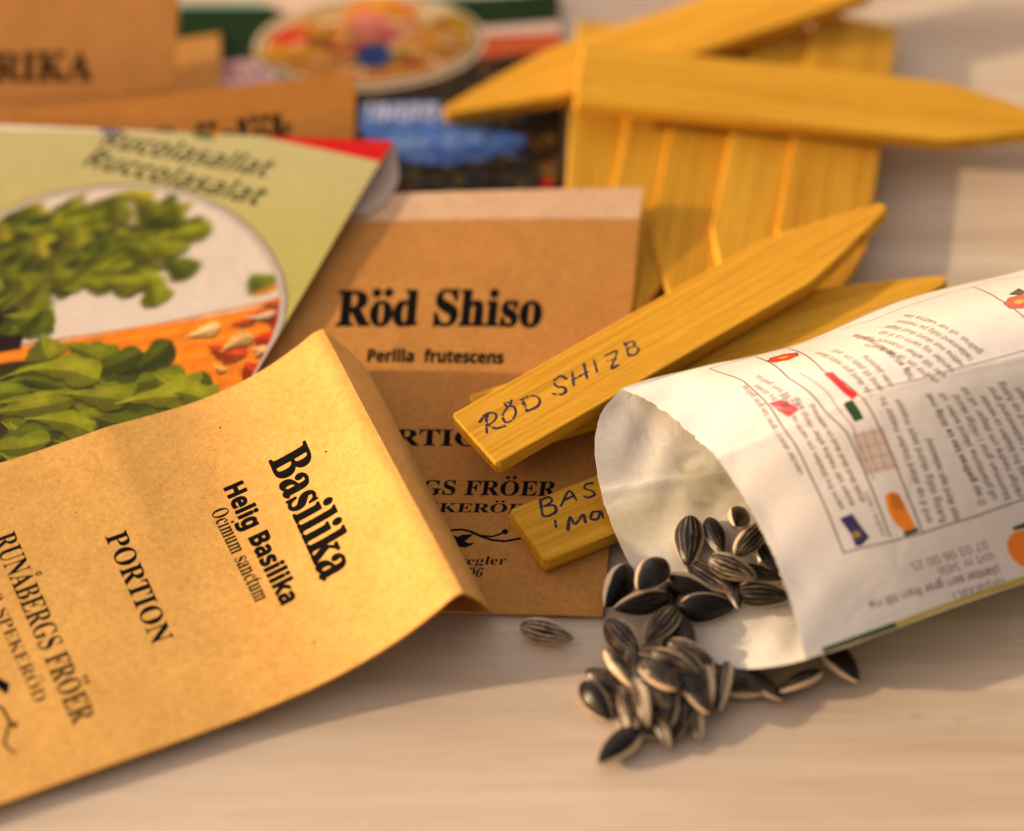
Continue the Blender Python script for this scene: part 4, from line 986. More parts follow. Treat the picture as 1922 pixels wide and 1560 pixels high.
# ---------------------------------------------------------------- packets at the back
def build_back_packets():
    plain = bpy.data.materials['kraft_plain']
    # kraft packet leaning at the top left
    TL, TR, BR, BL = at(-300, -660, 8.4), at(372, -655, 8.5), at(322, 225, .42), at(-250, 262, .36)
    q = quad(TL, TR, BR, BL)

    def f1(s, v):
        return wobble(q(s, v), .03, 31)
    sh = Sheet(f1, 12, 8, 60, (.82, .60, .36))
    sh.text('PAPRIKA', 'serif', (-155, 155), (172, 151), (-150, 100), col=(.17, .10, .08), grow=.015)
    sh.cv.line(sh.pts([(-250, 208), (0, 192), (150, 183), (330, 172)]), .05, (.55, .36, .22), .8)
    root = empty('seed_packet', tuple((TL + BR) / 2 * (1, 1, 0)))
    tag(root, 'brown kraft seed packet leaning in the back left corner, dark capitals on it', 'seed packet', 'seed packets spread over the table')
    sh.build('front_panel', [paper('kraft_back_print', sh.cv.image('paprika_print')), plain], root, 30, 30, .06)

    def b1(s, v):
        P = f1(s, v)
        P[..., 2] -= .18 * np.sin(np.clip(np.asarray(v), 0, 1) * math.pi) + .10
        return P
    Sheet(b1, 12, 8, 0).build('back_panel', [plain, plain], root, 16, 16, .03)

    # kraft packet behind the green one
    TL, TR, BR, BL = at(-110, 227, 1.5), at(669, 137, 2.25), at(658, 395, .12), at(-116, 400, .12)
    q2 = quad(TL, TR, BR, BL)

    def f2(s, v):
        return wobble(q2(s, v), .025, 37)
    sh = Sheet(f2, 4.5, 10, 60, (.78, .55, .29))
    sh.text('Gräslök', 'serif', (276, 309), (554, 281), (282, 246), col=(.10, .07, .09), grow=.02)
    root = empty('seed_packet', tuple((TL + BR) / 2 * (1, 1, 0)))
    tag(root, 'orange brown kraft seed packet peeking out behind the green packet', 'seed packet', 'seed packets spread over the table')
    sh.build('front_panel', [paper('kraft_chive_print', sh.cv.image('chive_print')), plain], root, 30, 40, .06)

    # corner of one more kraft packet
    q3 = quad(at(250, 88, .28), at(412, 62, .30), at(424, 330, .24), at(250, 350, .24))
    root = tag(empty('seed_packet', tuple(q3(np.array(.5), np.array(.5)) * (1, 1, 0))), 'small kraft packet corner between the leaning packet and the coloured one', 'seed packet', 'seed packets spread over the table')
    Sheet(lambda s, v: wobble(q3(s, v), .02, 41), 3, 2, 0).build('front_panel', [plain, plain], root, 12, 10, .05)

    # colour printed packet with the oval
    TL, TR, BR, BL = at(335, 6, .16), at(1049, -16, .16), at(1066, 590, .14), at(285, 612, .14)
    q4 = quad(TL, TR, BR, BL)

    def f4(s, v):
        return wobble(q4(s, v), .02, 43)
    sh = Sheet(f4, 12, 9.4, 60, (.16, .12, .08))
    c = sh.cv
    r = random.Random(12)
    for k in range(900):
        p_ = (r.uniform(0, 9.4), r.uniform(0, 12))
        c.blob(p_, r.uniform(.08, .26), r.uniform(.06, .2), r.uniform(0, 3), r.choice([(.10, .07, .05), (.35, .26, .10), (.22, .20, .12), (.07, .08, .10), (.50, .36, .12), (.28, .14, .07)]), .75, .5)
    c.poly(sh.pts([(300, -40), (1100, -60), (1100, 30), (914, 48), (690, 66), (410, 118), (300, 125)]), (.07, .20, .06))
    c.poly(sh.pts([(300, -40), (1100, -60), (1100, -18), (640, 0), (540, 12), (300, 14)]), (.55, .74, .70))
    c.poly(sh.pts([(480, -2), (640, -12), (600, 22), (560, 28), (520, 18)]), (.88, .78, .74))
    c.poly(sh.pts([(400, 118), (520, 104), (520, 160), (400, 165)]), (.86, .70, .72))
    for k in range(14):
        c.blob(sh.inv(415 + k * 7, 134 + r.uniform(-6, 6)), .07, .16, r.uniform(-.3, .3), r.choice([(.55, .35, .50), (.75, .30, .35), (.95, .85, .85)]), .8, .4)
    c.poly(sh.pts([(905, 62), (1075, 50), (1075, 68), (905, 82)]), (.90, .78, .70))
    c.poly(sh.pts([(880, 66), (1075, 60), (1075, 112), (990, 100), (900, 110)]), (.80, .38, .20))
    c.poly(sh.pts([(905, 50), (1075, 38), (1075, 54), (905, 66)]), (.92, .84, .78))
    # blue flower field and lettering above it
    c.poly(sh.pts([(678, 195), (820, 190), (848, 235), (985, 255), (985, 275), (900, 300), (840, 310), (760, 305), (745, 270), (690, 262), (676, 240)]), (.26, .42, .74))
    for k in range(60):
        c.blob(sh.inv(r.uniform(740, 960), r.uniform(250, 300)), r.uniform(.1, .25), .12, r.uniform(0, 3), r.choice([(.36, .52, .84), (.22, .38, .72), (.45, .58, .82)]), .7, .5)
    for k in range(40):
        c.blob(sh.inv(r.uniform(680, 1040), r.uniform(312, 350)), .12, .1, 0, r.choice([(.10, .10, .12), (.42, .36, .14), (.20, .22, .26)]), .8, .5)
    for k in range(9):
        c.line(sh.pts([(690 + k * 15, 222 + (k % 3) * 2), (694 + k * 15 + (k % 2) * 4, 196)]), .10, (.80, .80, .84), .85)
        c.line(sh.pts([(690 + k * 15, 196 + (k % 2) * 20), (700 + k * 15, 200 + (k % 3) * 8)]), .08, (.80, .80, .84), .8)
    c.blob(sh.inv(1026, 345), .14, .16, 0, (.75, .06, .08), 1, .3)
    # the oval with fruit and flowers
    oc, ou, ov = sh.inv(693, 78), sh.inv(908, 70), sh.inv(680, 168)
    a = np.hypot(*(ou - oc))
    b = np.hypot(*(ov - oc))
    ro = math.atan2(*(ou - oc)[::-1])
    c.blob(oc, a * 1.01, b * 1.03, ro, (.88, .80, .70), 1, .03)
    c.blob(oc, a * .96, b * .95, ro, (.26, .30, .16), 1, .03)
    c.blob(oc, a * .93, b * .91, ro, (.88, .80, .70), 1, .03)
    c.blob(oc, a * .88, b * .84, ro, (.78, .52, .22), 1, .05)
    for q_, rx, ry, col in (((560, 72), .7, .45, (.78, .20, .14)), ((555, 100), .9, .35, (.85, .60, .08)), ((620, 68), .5, .5, (.45, .34, .10)), ((640, 100), .6, .5, (.72, .36, .20)), ((690, 45), .6, .7, (.80, .42, .44)), ((700, 12), .7, .4, (.88, .55, .14)), ((702, 100), .42, .5, (.14, .26, .52)), ((745, 75), .35, .5, (.80, .36, .38)), ((770, 32), .7, .45, (.86, .44, .10)), ((815, 28), .5, .4, (.85, .78, .62)), ((850, 48), .5, .45, (.72, .56, .10)), ((800, 75), .9, .4, (.82, .60, .20)), ((760, 110), 1.2, .25, (.60, .46, .18)), ((580, 115), .9, .2, (.76, .56, .22)), ((850, 85), .5, .3, (.62, .48, .16)), ((610, 30), .5, .35, (.70, .58, .40))):
        c.blob(sh.inv(*q_), rx, ry, r.uniform(-.4, .4), col, .9, .5)
    for k in range(110):
        t_, q_ = r.uniform(0, 6.28), r.uniform(0, .8) ** .6
        p_ = oc + np.array([a * q_ * math.cos(t_) * .9, b * q_ * math.sin(t_) * .82])
        c.blob(p_, r.uniform(.08, .26), r.uniform(.06, .18), r.uniform(0, 3), r.choice([(.88, .74, .30), (.70, .16, .10), (.92, .84, .70), (.35, .38, .12), (.90, .50, .12), (.62, .42, .16), (.86, .62, .58)]), .75, .4)
    c.blob(sh.inv(702, 104), .42, .5, 0, (.12, .24, .52), .95, .4)
    c.blob(sh.inv(692, 46), .5, .55, 0, (.80, .42, .44), .7, .5)
    for k in range(80):
        c.blob(sh.inv(r.uniform(680, 985), r.uniform(195, 308)), r.uniform(.04, .14), r.uniform(.03, .1), r.uniform(0, 3), r.choice([(.14, .16, .22), (.16, .28, .52), (.52, .62, .80), (.20, .20, .16)]), .6, .5)
    root = empty('seed_packet', tuple((TL + BR) / 2 * (1, 1, 0)))
    tag(root, 'colour printed seed packet with a white rimmed oval picture, lying behind the others', 'seed packet', 'seed packets spread over the table')
    sh.build('front_panel', [paper('colour_print', sh.cv.image('oval_print'), fibre=.4, rough=.6, spec=.08), bpy.data.materials['shaded_liner']], root, 24, 20, .05)


build_back_packets()


# ---------------------------------------------------------------- wooden plant labels
def wood(name, image=None, tone=(.70, .385, .034), dark=(.50, .235, .014)):
    m, nt, p, out = nodes(name)
    co = N(nt, 'ShaderNodeTexCoord').outputs['Object']
    inf = N(nt, 'ShaderNodeObjectInfo').outputs['Random']
    add = N(nt, 'ShaderNodeVectorMath', operation='MULTIPLY_ADD')
    add.inputs[1].default_value = (1, 1, 1)
    comb = N(nt, 'ShaderNodeCombineXYZ')
    mul = N(nt, 'ShaderNodeMath', operation='MULTIPLY')
    mul.inputs[1].default_value = 37.0
    nt.links.new(inf, mul.inputs[0])
    for k in range(3):
        nt.links.new(mul.outputs[0], comb.inputs[k])
    nt.links.new(co, add.inputs[0])
    nt.links.new(comb.outputs[0], add.inputs[2])
    vec = add.outputs[0]
    grain = noise(nt, mapping(nt, vec, (.16, 9.0, 5.0)), 1.0, 4, .6, .5)
    band = noise(nt, mapping(nt, vec, (.05, 1.3, 1.0)), 1.0, 2, .5, .4)
    saw = noise(nt, mapping(nt, vec, (2.0, 14, 10)), 1.0, 4, .65)
    pit = noise(nt, mapping(nt, vec, (9, 11, 9)), 1.0, 3, .7)
    c = mixrgb(nt, (*dark, 1), (*tone, 1), ramp(nt, grain, [(.35, .2), (.55, 1)]))
    c = mixrgb(nt, c, ramp(nt, band, [(.35, (.92, .88, .82)), (.65, (1, 1, 1))]), 1.0, 'MULTIPLY')
    c = mixrgb(nt, c, ramp(nt, saw, [(.3, (.90, .87, .82)), (.6, (1, 1, 1))]), 1.0, 'MULTIPLY')
    c = mixrgb(nt, c, ramp(nt, inf, [(0, (.86, .84, .80)), (.35, (1, 1, 1)), (.7, (.95, .99, 1.0)), (1, (1, .93, .85))]), 1.0, 'MULTIPLY')
    if image is not None:
        t = N(nt, 'ShaderNodeTexImage', interpolation='Cubic', extension='EXTEND')
        t.image = image
        bw = N(nt, 'ShaderNodeRGBToBW')
        nt.links.new(t.outputs[0], bw.inputs[0])
        wv = mixrgb(nt, bw.outputs[0], ramp(nt, pit, [(.36, 1), (.47, 0)]), .35, 'LIGHTEN')
        c = mixrgb(nt, (.035, .03, .06, 1), c, ramp(nt, wv, [(.25, 0), (.8, 1)]))
    nt.links.new(c, p.inputs['Base Color'])
    p.inputs['Roughness'].default_value = .72
    p.inputs['Specular IOR Level'].default_value = .12
    h = mixrgb(nt, saw, grain, .5)
    h = mixrgb(nt, h, pit, .3)
    bump(nt, p, h, .38, .022)
    return m


STAKE_WOOD = wood('yellow_wood')
STAKE_L, STAKE_T = 11.0, .38


def stake(label, b, t, zb, zt, width, writing=None, roll=0.0, point=3.0, thick=STAKE_T, length=None):
    """A wooden plant label: blunt end centre at pixel b, tip towards pixel t, top face at heights zb, zt."""
    B, T = at(*b, zb), at(*t, zt)
    ax = T - B
    L = length or float(np.linalg.norm(ax))
    ax /= np.linalg.norm(ax)
    x = V(ax)
    z = Vector((0, 0, 1))
    y = z.cross(x).normalized()
    z = x.cross(y)
    if roll:
        rm = Matrix.Rotation(roll, 3, x)
        y, z = rm @ y, rm @ z
    w = width / 2
    out = [(0, -w + .08), (0, w - .08), (.08, w)]
    n = 7
    for k in range(n + 1):
        u = k / n
        out.append((L - point + u * (point - .12), w - (w - .16) * u ** 1.14))
    out += [(L - .02, .09), (L - .02, -.09)]
    for k in range(n, -1, -1):
        u = k / n
        out.append((L - point + u * (point - .12), -w + (w - .16) * u ** 1.14))
    out.append((.08, -w))
    out = np.array(out)
    cen = np.array([L * .45, 0])

    def inset(d):
        # move every outline point inwards along its averaged normal
        nx = np.roll(out, -1, 0) - np.roll(out, 1, 0)
        nn = np.stack([nx[:, 1], -nx[:, 0]], -1)
        nn /= np.linalg.norm(nn, axis=1, keepdims=True)
        if ((cen - out) * nn).sum() < 0:
            nn = -nn
        return out + nn * d
    rings = [(.035, -thick), (0, -thick + .035), (0, -.045), (.012, -.016), (.042, 0)]
    vs, uv = [], []
    for d, h in rings:
        for q in inset(d):
            vs.append((q[0], q[1], h))
            uv.append((q[0] / L, q[1] / width + .5))
    k = len(out)
    F, M = [], []
    for a in range(len(rings) - 1):
        for i in range(k):
            j = (i + 1) % k
            F.append((a * k + j, a * k + i, (a + 1) * k + i, (a + 1) * k + j))
            M.append(0)
    F.append(tuple(range(k)))
    M.append(0)
    F.append(tuple((len(rings) - 1) * k + i for i in range(k))[::-1])
    M.append(1)
    # orient faces outwards
    mats = [STAKE_WOOD, STAKE_WOOD]
    if writing:
        q4 = quad(B - np.array(y) * w, B + np.array(y) * w, B + np.array(y) * w + ax * L, B - np.array(y) * w + ax * L)
        sh = Sheet(q4, L, width, 110, (1, 1, 1))
        writing(sh)
        cv = sh.cv
        # sheet canvas runs (across, along); the face's uv runs (along, across)
        im = Canvas(L, width, 110, (1, 1, 1))
        tr = np.transpose(cv.a, (1, 0, 2))[::-1]
        im.a[:tr.shape[0], :tr.shape[1]] = tr[:im.H, :im.W]
        mats = [STAKE_WOOD, wood('written_wood', im.image('label_writing'))]
    o = link_mesh('plant_label', vs, F, mats, None, True, uv, M)
    bm = bmesh.new()
    bm.from_mesh(o.data)
    bmesh.ops.recalc_face_normals(bm, faces=bm.faces)
    bm.to_mesh(o.data)
    bm.free()
    o.data.set_sharp_from_angle(angle=math.radians(25))
    o.matrix_world = Matrix((x, y, z)).transposed().to_4x4()
    o.location = V(B)
    tag(o, label, 'plant label', 'yellow wooden plant labels')
    return o


def hand(sh, strokes, w=.055, wear=.25):
    for i, k in enumerate(strokes):
        r = random.Random(i * 5 + 1)
        q = sh.pts(k)
        if len(q) > 2:                              # round the corners of a quick hand
            t = np.arange(len(q))
            tt = np.linspace(0, len(q) - 1, len(q) * 4)
            q = np.stack([spline(t, q[:, 0])(tt), spline(t, q[:, 1])(tt)], -1)
        sh.cv.line(q, w, (0, 0, 0), wear=wear, seed=i + 3, taper=[r.uniform(.55, 1.3) for _ in range(5)])


def write_shizo(sh):
    S = [[(916, 775), (913, 790), (914, 812)], [(901, 792), (911, 779), (926, 775), (932, 782), (925, 793), (913, 798)], [(915, 797), (930, 804), (948, 800)],
         [(952, 765), (944, 780), (948, 792), (960, 790), (968, 777), (965, 764), (955, 763)], [(946, 757), (952, 764)], [(960, 752), (957, 762)], [(951, 755), (962, 758)],
         [(981, 752), (988, 770)], [(978, 751), (996, 743), (1012, 748), (1010, 762), (990, 772)],
         [(1063, 711), (1052, 706), (1040, 716), (1046, 726), (1058, 727), (1062, 735), (1052, 741), (1036, 739)],
         [(1074, 698), (1077, 724)], [(1096, 684), (1102, 710)], [(1074, 714), (1103, 698)],
         [(1115, 676), (1121, 699)],
         [(1136, 668), (1158, 660), (1148, 690), (1160, 686)], [(1140, 678), (1156, 674)],
         [(1174, 644), (1180, 667)], [(1172, 646), (1188, 641), (1190, 650), (1176, 655)], [(1190, 650), (1199, 655), (1192, 666), (1181, 667)]]
    hand(sh, S, .06, .27)


def write_basil(sh):
    S = [[(1014, 938), (1018, 966)], [(1014, 939), (1030, 933), (1036, 941), (1022, 950)], [(1022, 950), (1040, 949), (1043, 961), (1028, 969), (1019, 968)],
         [(1053, 950), (1068, 922), (1082, 938)], [(1058, 940), (1078, 930)],
         [(1112, 907), (1101, 909), (1097, 917), (1112, 922), (1116, 929), (1104, 934), (1096, 931)],
         [(1131, 896), (1138, 922)], [(1150, 888), (1157, 912), (1168, 908)], [(1180, 880), (1186, 902)], [(1186, 892), (1200, 878)],
         [(1042, 977), (1044, 990)], [(1066, 994), (1070, 971), (1080, 984), (1094, 966), (1099, 980)],
         [(1126, 960), (1112, 962), (1110, 974), (1122, 974), (1128, 960), (1132, 972)], [(1142, 955), (1147, 968)], [(1143, 960), (1156, 950)], [(1170, 940), (1166, 956), (1178, 956)]]
    hand(sh, S, .06, .16)


def build_labels():
    # the fan of five, shingled left to right
    fan = [('wooden plant label at the left end of the fan, mostly under the brown packet', (1162, 45), (1137, 560), .42, .40),
           ('second wooden label of the fan, its side hidden by the brown packet corner', (1292, 50), (1193, 585), .56, .52),
           ('middle wooden label of the fan, pointed end beside the brown packet', (1372, 46), (1279, 604), .72, .68),
           ('fourth wooden label of the fan, its point under the inscribed label', (1497, 46), (1388, 604), .88, .84),
           ('outermost wooden label of the fan, right side against the bare table', (1608, 34), (1517, 612), 1.04, 1.0)]
    for k, (lb, b, t, zb, zt) in enumerate(fan):
        stake(lb, b, t, .56 + .05 * k, .54 + .05 * k, 2.15, roll=-.10, thick=.22)
    stake('wooden plant label pointing left under the topmost crossing label', (1604, -52), (832, 208), 1.62, .82, 1.9, point=3.4)
    stake('wooden plant label lying crosswise on top of the fan, pointing right', (1085, 134), (2000, 232), 1.68, 1.1, 2.1, point=3.0, roll=.06)
    stake('wooden label pinned under the inscribed one, its tip beside the white packet', (905, 792), (1776, 522), 1.03, 1.5, 1.75)
    stake('wooden plant label with RÖD SHIZO handwritten in dark ink', (889, 824), (1662, 384), 1.42, 2.08, 1.75, write_shizo)
    stake('short looking wooden label with BAS handwritten, running under the white packet', (988, 1005), (1560, 776), .60, .56, 1.62, write_basil, length=10.5)


build_labels()


# ---------------------------------------------------------------- white packet spilling seeds
def build_pouch():
    C1, C2 = at(1168, 727, 1.75), at(1512, 1236, 1.12)
    e1 = at(1922, 1093, 1.6) - C2
    e1 = e1 / np.linalg.norm(e1)
    Lv, Ls = 9.8, 12.5
    lip = spline([-.3, 0, .1, .2, .35, .5, .65, .8, .92, 1, 1.3], [0, .0, .26, .36, .44, .50, .50, .38, .18, .0, 0])

    def rail(knots):
        us = [k[0] for k in knots]
        Q = np.array([at(*k[1:]) for k in knots])
        f = [spline(us, Q[:, i]) for i in range(3)]

        def g(u):
            u = np.asarray(u, float)
            c = np.clip(u, 0, us[-1])
            return np.stack([h(c) for h in f], -1) + e1 * (u - c)[..., None]
        return g
    far = rail([(0, 1168, 727, 1.75), (1.5, 1290, 694, 1.9), (4, 1500, 645, 2.1), (6.4, 1700, 562, 2.4), (9, 1922, 507, 2.6), (13, 2260, 400, 2.7)])
    ridge = rail([(0, 1312, 876, 2.6), (2, 1465, 805, 3.3), (4, 1621, 740, 3.85), (8, 1922, 660, 4.3), (13, 2310, 560, 4.4)])
    near = rail([(0, 1512, 1236, 1.12), (5, 1922, 1093, 1.2), (13, 2580, 865, 1.3)])
    VR = .42

    def top(s, v):
        s, v = np.asarray(s, float), np.asarray(v, float)
        u = s * Ls
        u, v = np.broadcast_arrays(u, v)
        A_, B_, C_ = far(u), ridge(u), near(u)
        t1 = np.clip(v / VR, -.5, 1)[..., None]
        t2 = ((v - VR) / (1 - VR))[..., None]
        P = np.where(v[..., None] < VR, A_ * (1 - t1) + B_ * t1, B_ * (1 - t2) + C_ * t2)
        P = P.copy()
        k = np.clip(u / 3, .25, 1)
        b1 = np.sin(np.clip(t1[..., 0], 0, 1) * math.pi)
        b2 = np.sin(np.clip(t2[..., 0], 0, 1) ** .9 * math.pi)
        P[..., 2] += np.where(v < VR, .34 * b1, .22 * b2) * k
        # soften the ridge a little
        P[..., 2] -= .10 * np.exp(-((v - VR) / .05) ** 2) * k
        P[..., 2] += .035 * np.sin(v * 24 + 2 * np.sin(u * 1.3)) * np.sin(u * 1.9 + v * 11) * np.clip(1.2 - u / 4, 0, 1) * np.clip(v * 8, 0, 1) * np.clip((1 - v) * 8, 0, 1)
        return wobble(P, .03, 51)

    sh = Sheet(top, Ls, Lv, 110, (.85, .85, .87))
    c = sh.cv
    g = (.30, .28, .28)
    pl = lambda pts, w=.035, col=g, al=.9: c.line(sh.pts(pts), w, col, al)
    pl([(1420, 666), (1480, 652), (1556, 629)])
    pl([(1579, 618), (1640, 600), (1730, 566), (1825, 539), (1870, 526), (1930, 517)])
    pl([(1825, 539), (1875, 562), (1930, 603)])
    pl([(1420, 670), (1480, 710), (1537, 756), (1590, 813), (1629, 900), (1671, 1007)])
    pl([(1480, 654), (1545, 696), (1621, 748), (1655, 813), (1692, 900), (1731, 998)])
    pl([(1584, 1038), (1671, 1017), (1731, 1001), (1830, 970), (1930, 934)])
    pl([(1332, 692), (1395, 715), (1446, 765), (1490, 830), (1530, 910), (1584, 1038)])
    pl([(1332, 692), (1420, 668)])
    pl([(1500, 700), (1560, 745), (1600, 800), (1640, 900)], .02)
    pl([(1621, 737), (1720, 713), (1820, 686), (1930, 656)])
    # table cells
    c.poly(sh.pts([(1600, 815), (1655, 803), (1690, 880), (1622, 892)]), (.72, .62, .55), .5)
    for a_ in range(4):
        pl([(1600 + a_ * 18, 812 - a_ * 4), (1628 + a_ * 18, 890 - a_ * 4)], .02, g, .5)
    for a_ in range(4):
        pl([(1603 + a_ * 8, 820 + a_ * 22), (1660 + a_ * 8, 806 + a_ * 22)], .02, g, .5)

    def flower(x, y):
        o = sh.inv(x, y)
        for k in range(7):
            t = k * 2 * math.pi / 7
            c.blob(o + .20 * np.array([math.cos(t), math.sin(t)]), .145, .145, 0, (.10, .03, .03), 1, .15)
        for k in range(7):
            t = k * 2 * math.pi / 7
            c.blob(o + .20 * np.array([math.cos(t), math.sin(t)]), .12, .12, 0, (.80, .10, .06), 1, .15)
        c.blob(o, .11, .11, 0, (.95, .62, .10), 1, .15)
    flower(1470, 671)
    flower(1913, 566)
    c.poly(sh.pts([(1893, 553), (1912, 541), (1922, 546), (1940, 540), (1940, 556), (1922, 551), (1915, 555)]), (.06, .06, .06))
    # red and green, pink, blue and orange little pictures
    c.poly(sh.pts([(1546, 702), (1562, 698), (1578, 714), (1590, 726), (1612, 741), (1600, 750), (1582, 736), (1568, 722)]), (.80, .07, .10))
    c.poly(sh.pts([(1583, 757), (1600, 750), (1612, 768), (1621, 786), (1604, 792), (1594, 776)]), (.06, .26, .10))
    c.poly(sh.pts([(1443, 757), (1466, 750), (1501, 768), (1480, 783), (1462, 772)]), (.90, .26, .32))
    pl([(1455, 764), (1485, 769)], .05, (.97, .7, .7))
    c.poly(sh.pts([(1576, 974), (1600, 964), (1616, 988), (1632, 1008), (1618, 1024), (1606, 1026), (1598, 1004)]), (.16, .17, .38))
    c.poly(sh.pts([(1599, 999), (1612, 996), (1617, 1006), (1604, 1011)]), (.62, .52, .20))
    c.poly(sh.pts([(1661, 931), (1672, 922), (1688, 928), (1704, 960), (1719, 990), (1700, 1000), (1684, 986), (1668, 962)]), (.90, .52, .10))
    for k in range(3):
        pl([(1672 + k * 6, 928), (1680 + k * 7, 956)], .03, (.45, .24, .05))
    c.poly(sh.pts([(1694, 1000), (1722, 990), (1725, 998), (1700, 1007)]), (.10, .25, .10))
    c.blob(sh.inv(1932, 1032), .5, .42, .3, (.92, .50, .10), 1, .1)
    c.poly(sh.pts([(1900, 990), (1930, 978), (1930, 990), (1904, 996)]), (.12, .28, .10))
    tx = (.25, .22, .24)
    r = random.Random(4)
    words = 'plantorna massor frö skud på tidig vår direkt såtid radavstånd cm djup gror efter dagar gallras till ca skörd juli sept jord fuktig varm plats vattna i rikligt nedre bladen tas bort blomman vänder sig mot solen'.replace('å', 'a').replace('ä', 'a').replace('ö', 'o').split()

    def line(p0, p1, cap=.125, bold=False, grow=.0, n=None):
        """Line of small print: p1 is the upper-left end on the photo, p0 the lower-right end (reading starts there)."""
        a, b = sh.inv(*p0), sh.inv(*p1)
        L = np.hypot(*(b - a))
        e = (b - a) / L
        u = np.array([-e[1], e[0]])
        hint = sh.inv(p1[0] - 20, p1[1] + 4) - b
        if u @ hint < 0:
            u = -u
        s = ''
        while len(s) < L / .118:
            s += r.choice(words) + ' '
        c.text(s.strip(), 'bold' if bold else 'sans', a, e, u, L, cap * .92, tx, grow=grow, alpha=.85)
    def block(p0, p1, n, step, cap=.135, bold=(), lens=(), grow=.003):
        """n parallel lines of small print; the first runs from p0 to p1, the next ones follow at 'step' centimetres."""
        a, b = sh.inv(*p0), sh.inv(*p1)
        L = np.hypot(*(b - a))
        e = (b - a) / L
        u = np.array([-e[1], e[0]])
        if u @ (sh.inv(p1[0] - 20, p1[1] + 4) - b) < 0:
            u = -u
        for k in range(n):
            f = lens[k] if k < len(lens) else r.uniform(.86, 1.0)
            s = ''
            while len(s) < L * f / .112:
                s += r.choice(words) + ' '
            s = s.strip().capitalize() if k in bold else s.strip()
            c.text(s, 'bold' if k in bold else 'sans', a - u * step * k, e, u, L * f, cap, tx, grow=grow, alpha=.88)
    block((1845, 662), (1700, 590), 6, -.285, .14, lens=(1, .97, 1, .95, 1, .9))
    block((1718, 710), (1607, 627), 1, .3, .14, bold=(0,), lens=(1,))
    block((1851, 947), (1746, 738), 9, .285, .14, bold=(0,), lens=(1, .98, .94, 1, .9, .97, 1, .92, .95))
    block((1752, 985), (1660, 745), 3, .29, .14, lens=(1, .96, .6))
    block((1640, 740), (1538, 660), 3, .27, .13, lens=(1, .9, .55))
    block((1585, 955), (1470, 738), 3, .24, .11, lens=(1, .92, .8))
    block((1500, 760), (1424, 704), 2, -.24, .11, lens=(1, .8))
    line((1509, 890), (1400, 722), .13, True, .0)
    line((1664, 1005), (1628, 920), .12)
    tw = (.42, .34, .36)
    for p0, p1, s, b in (((1851, 1014), (1707, 1058), '07 03 06 00 25', True), ((1864, 1036), (1757, 1066), 'sort nr 3456', False), ((1874, 1061), (1624, 1132), 'plantor som gror fram till maj', True), ((1885, 1084), (1786, 1113), 'forpackat i', False)):
        a, bb = sh.inv(*p0), sh.inv(*p1)
        L = np.hypot(*(bb - a))
        e = (bb - a) / L
        u = np.array([-e[1], e[0]])
        if u @ (sh.inv(p1[0] + 6, p1[1] + 20) - bb) < 0:
            u = -u
        c.text(s, 'bold' if b else 'sans', a, e, u, L, .2, tw)
    # folded coloured edge of the front along the near seam
    n = 60
    for k in range(n):
        u0 = k / n * Ls
        col = (.10, .26, .07) if .25 < u0 < 2.0 else ((.70, .64, .26) if u0 >= 2.0 else (.88, .86, .82))
        c.poly([(Lv - .13, u0), (Lv, u0), (Lv, u0 + Ls / n + .01), (Lv - .13, u0 + Ls / n + .01)], col)
        if .25 < u0:
            c.poly([(0, u0), (.05, u0), (.05, u0 + Ls / n + .01), (0, u0 + Ls / n + .01)], (.62, .70, .50))
    root = empty('seed_packet', tuple((C1 + C2) / 2 * (1, 1, 0)))
    tag(root, 'open white seed packet with small print lying on its side, spilling sunflower seeds', 'seed packet', 'seed packets spread over the table')
    inner = paper('white_paper_inside', col=(.86, .82, .75), fibre=.5, rough=.65, translucent=.25)
    pr = paper('white_packet_print', sh.cv.image('sunflower_print'), fibre=.3, rough=.32, spec=.5, translucent=.12, tcol=(.85, .8, .7), crease=.3)
    nv = 120
    vs = np.linspace(0, 1, nv + 1)
    rr = random.Random(9)
    j = np.array([rr.uniform(-1, 1) for _ in vs])
    j = (j + np.roll(j, 1)) * .5
    rag = .035 * j * np.where(vs < .35, 1.4, .5) * np.clip(vs * 20, 0, 1) * np.clip((1 - vs) * 20, 0, 1)
    sh.build('printed_panel', [pr, inner, inner], root, 70, nv, .018, trim=lambda v: (lip(v) + rag) / Ls)

    sag = spline([-.3, 0, .06, .15, .3, .5, .7, .85, .94, 1, 1.3], [0, .0, .16, .32, .54, .78, 1.02, .92, .5, .0, 0])
    lip2 = spline([-.3, 0, .04, .1, .2, .35, .5, .65, .8, .9, .96, 1, 1.3], [0, 0, .55, .98, 1.35, 1.62, 1.72, 1.66, 1.42, 1.0, .55, 0, 0])

    def bot(s, v):
        s, v = np.asarray(s, float), np.asarray(v, float)
        u = s * Ls
        u, v = np.broadcast_arrays(u, v)
        P = far(u) * (1 - v[..., None]) + near(u) * v[..., None]
        d = .92 * (1 + .05 * np.clip(u, 0, 12))
        P[..., 2] -= sag(v) * d
        P[..., 2] -= .05 * np.clip(np.minimum(v, 1 - v) * 20, 0, 1)
        # the tongue in front of the mouth dips towards the table, its far side curls up
        t = np.clip(-u / 1.7, 0, 1)
        P[..., 2] += t * (.28 * np.exp(-((v - .08) / .12) ** 2) - .12 * np.exp(-((v - .8) / .2) ** 2))
        P[..., 2] = np.maximum(P[..., 2], .06 + .0 * u)
        # a crease where the side seam was glued
        P[..., 2] += .07 * np.exp(-((v - .30 - .02 * u) / .012) ** 2)
        P[..., 2] += .05 * np.sin(v * 31 + 2 * np.sin(u * 1.7)) * np.sin(u * 2.3 + v * 9) * np.clip(1 - np.abs(u) / 3, 0, 1)
        return wobble(P, .03, 57)

    sb = Sheet(bot, Ls, Lv, 60, (.95, .935, .915))
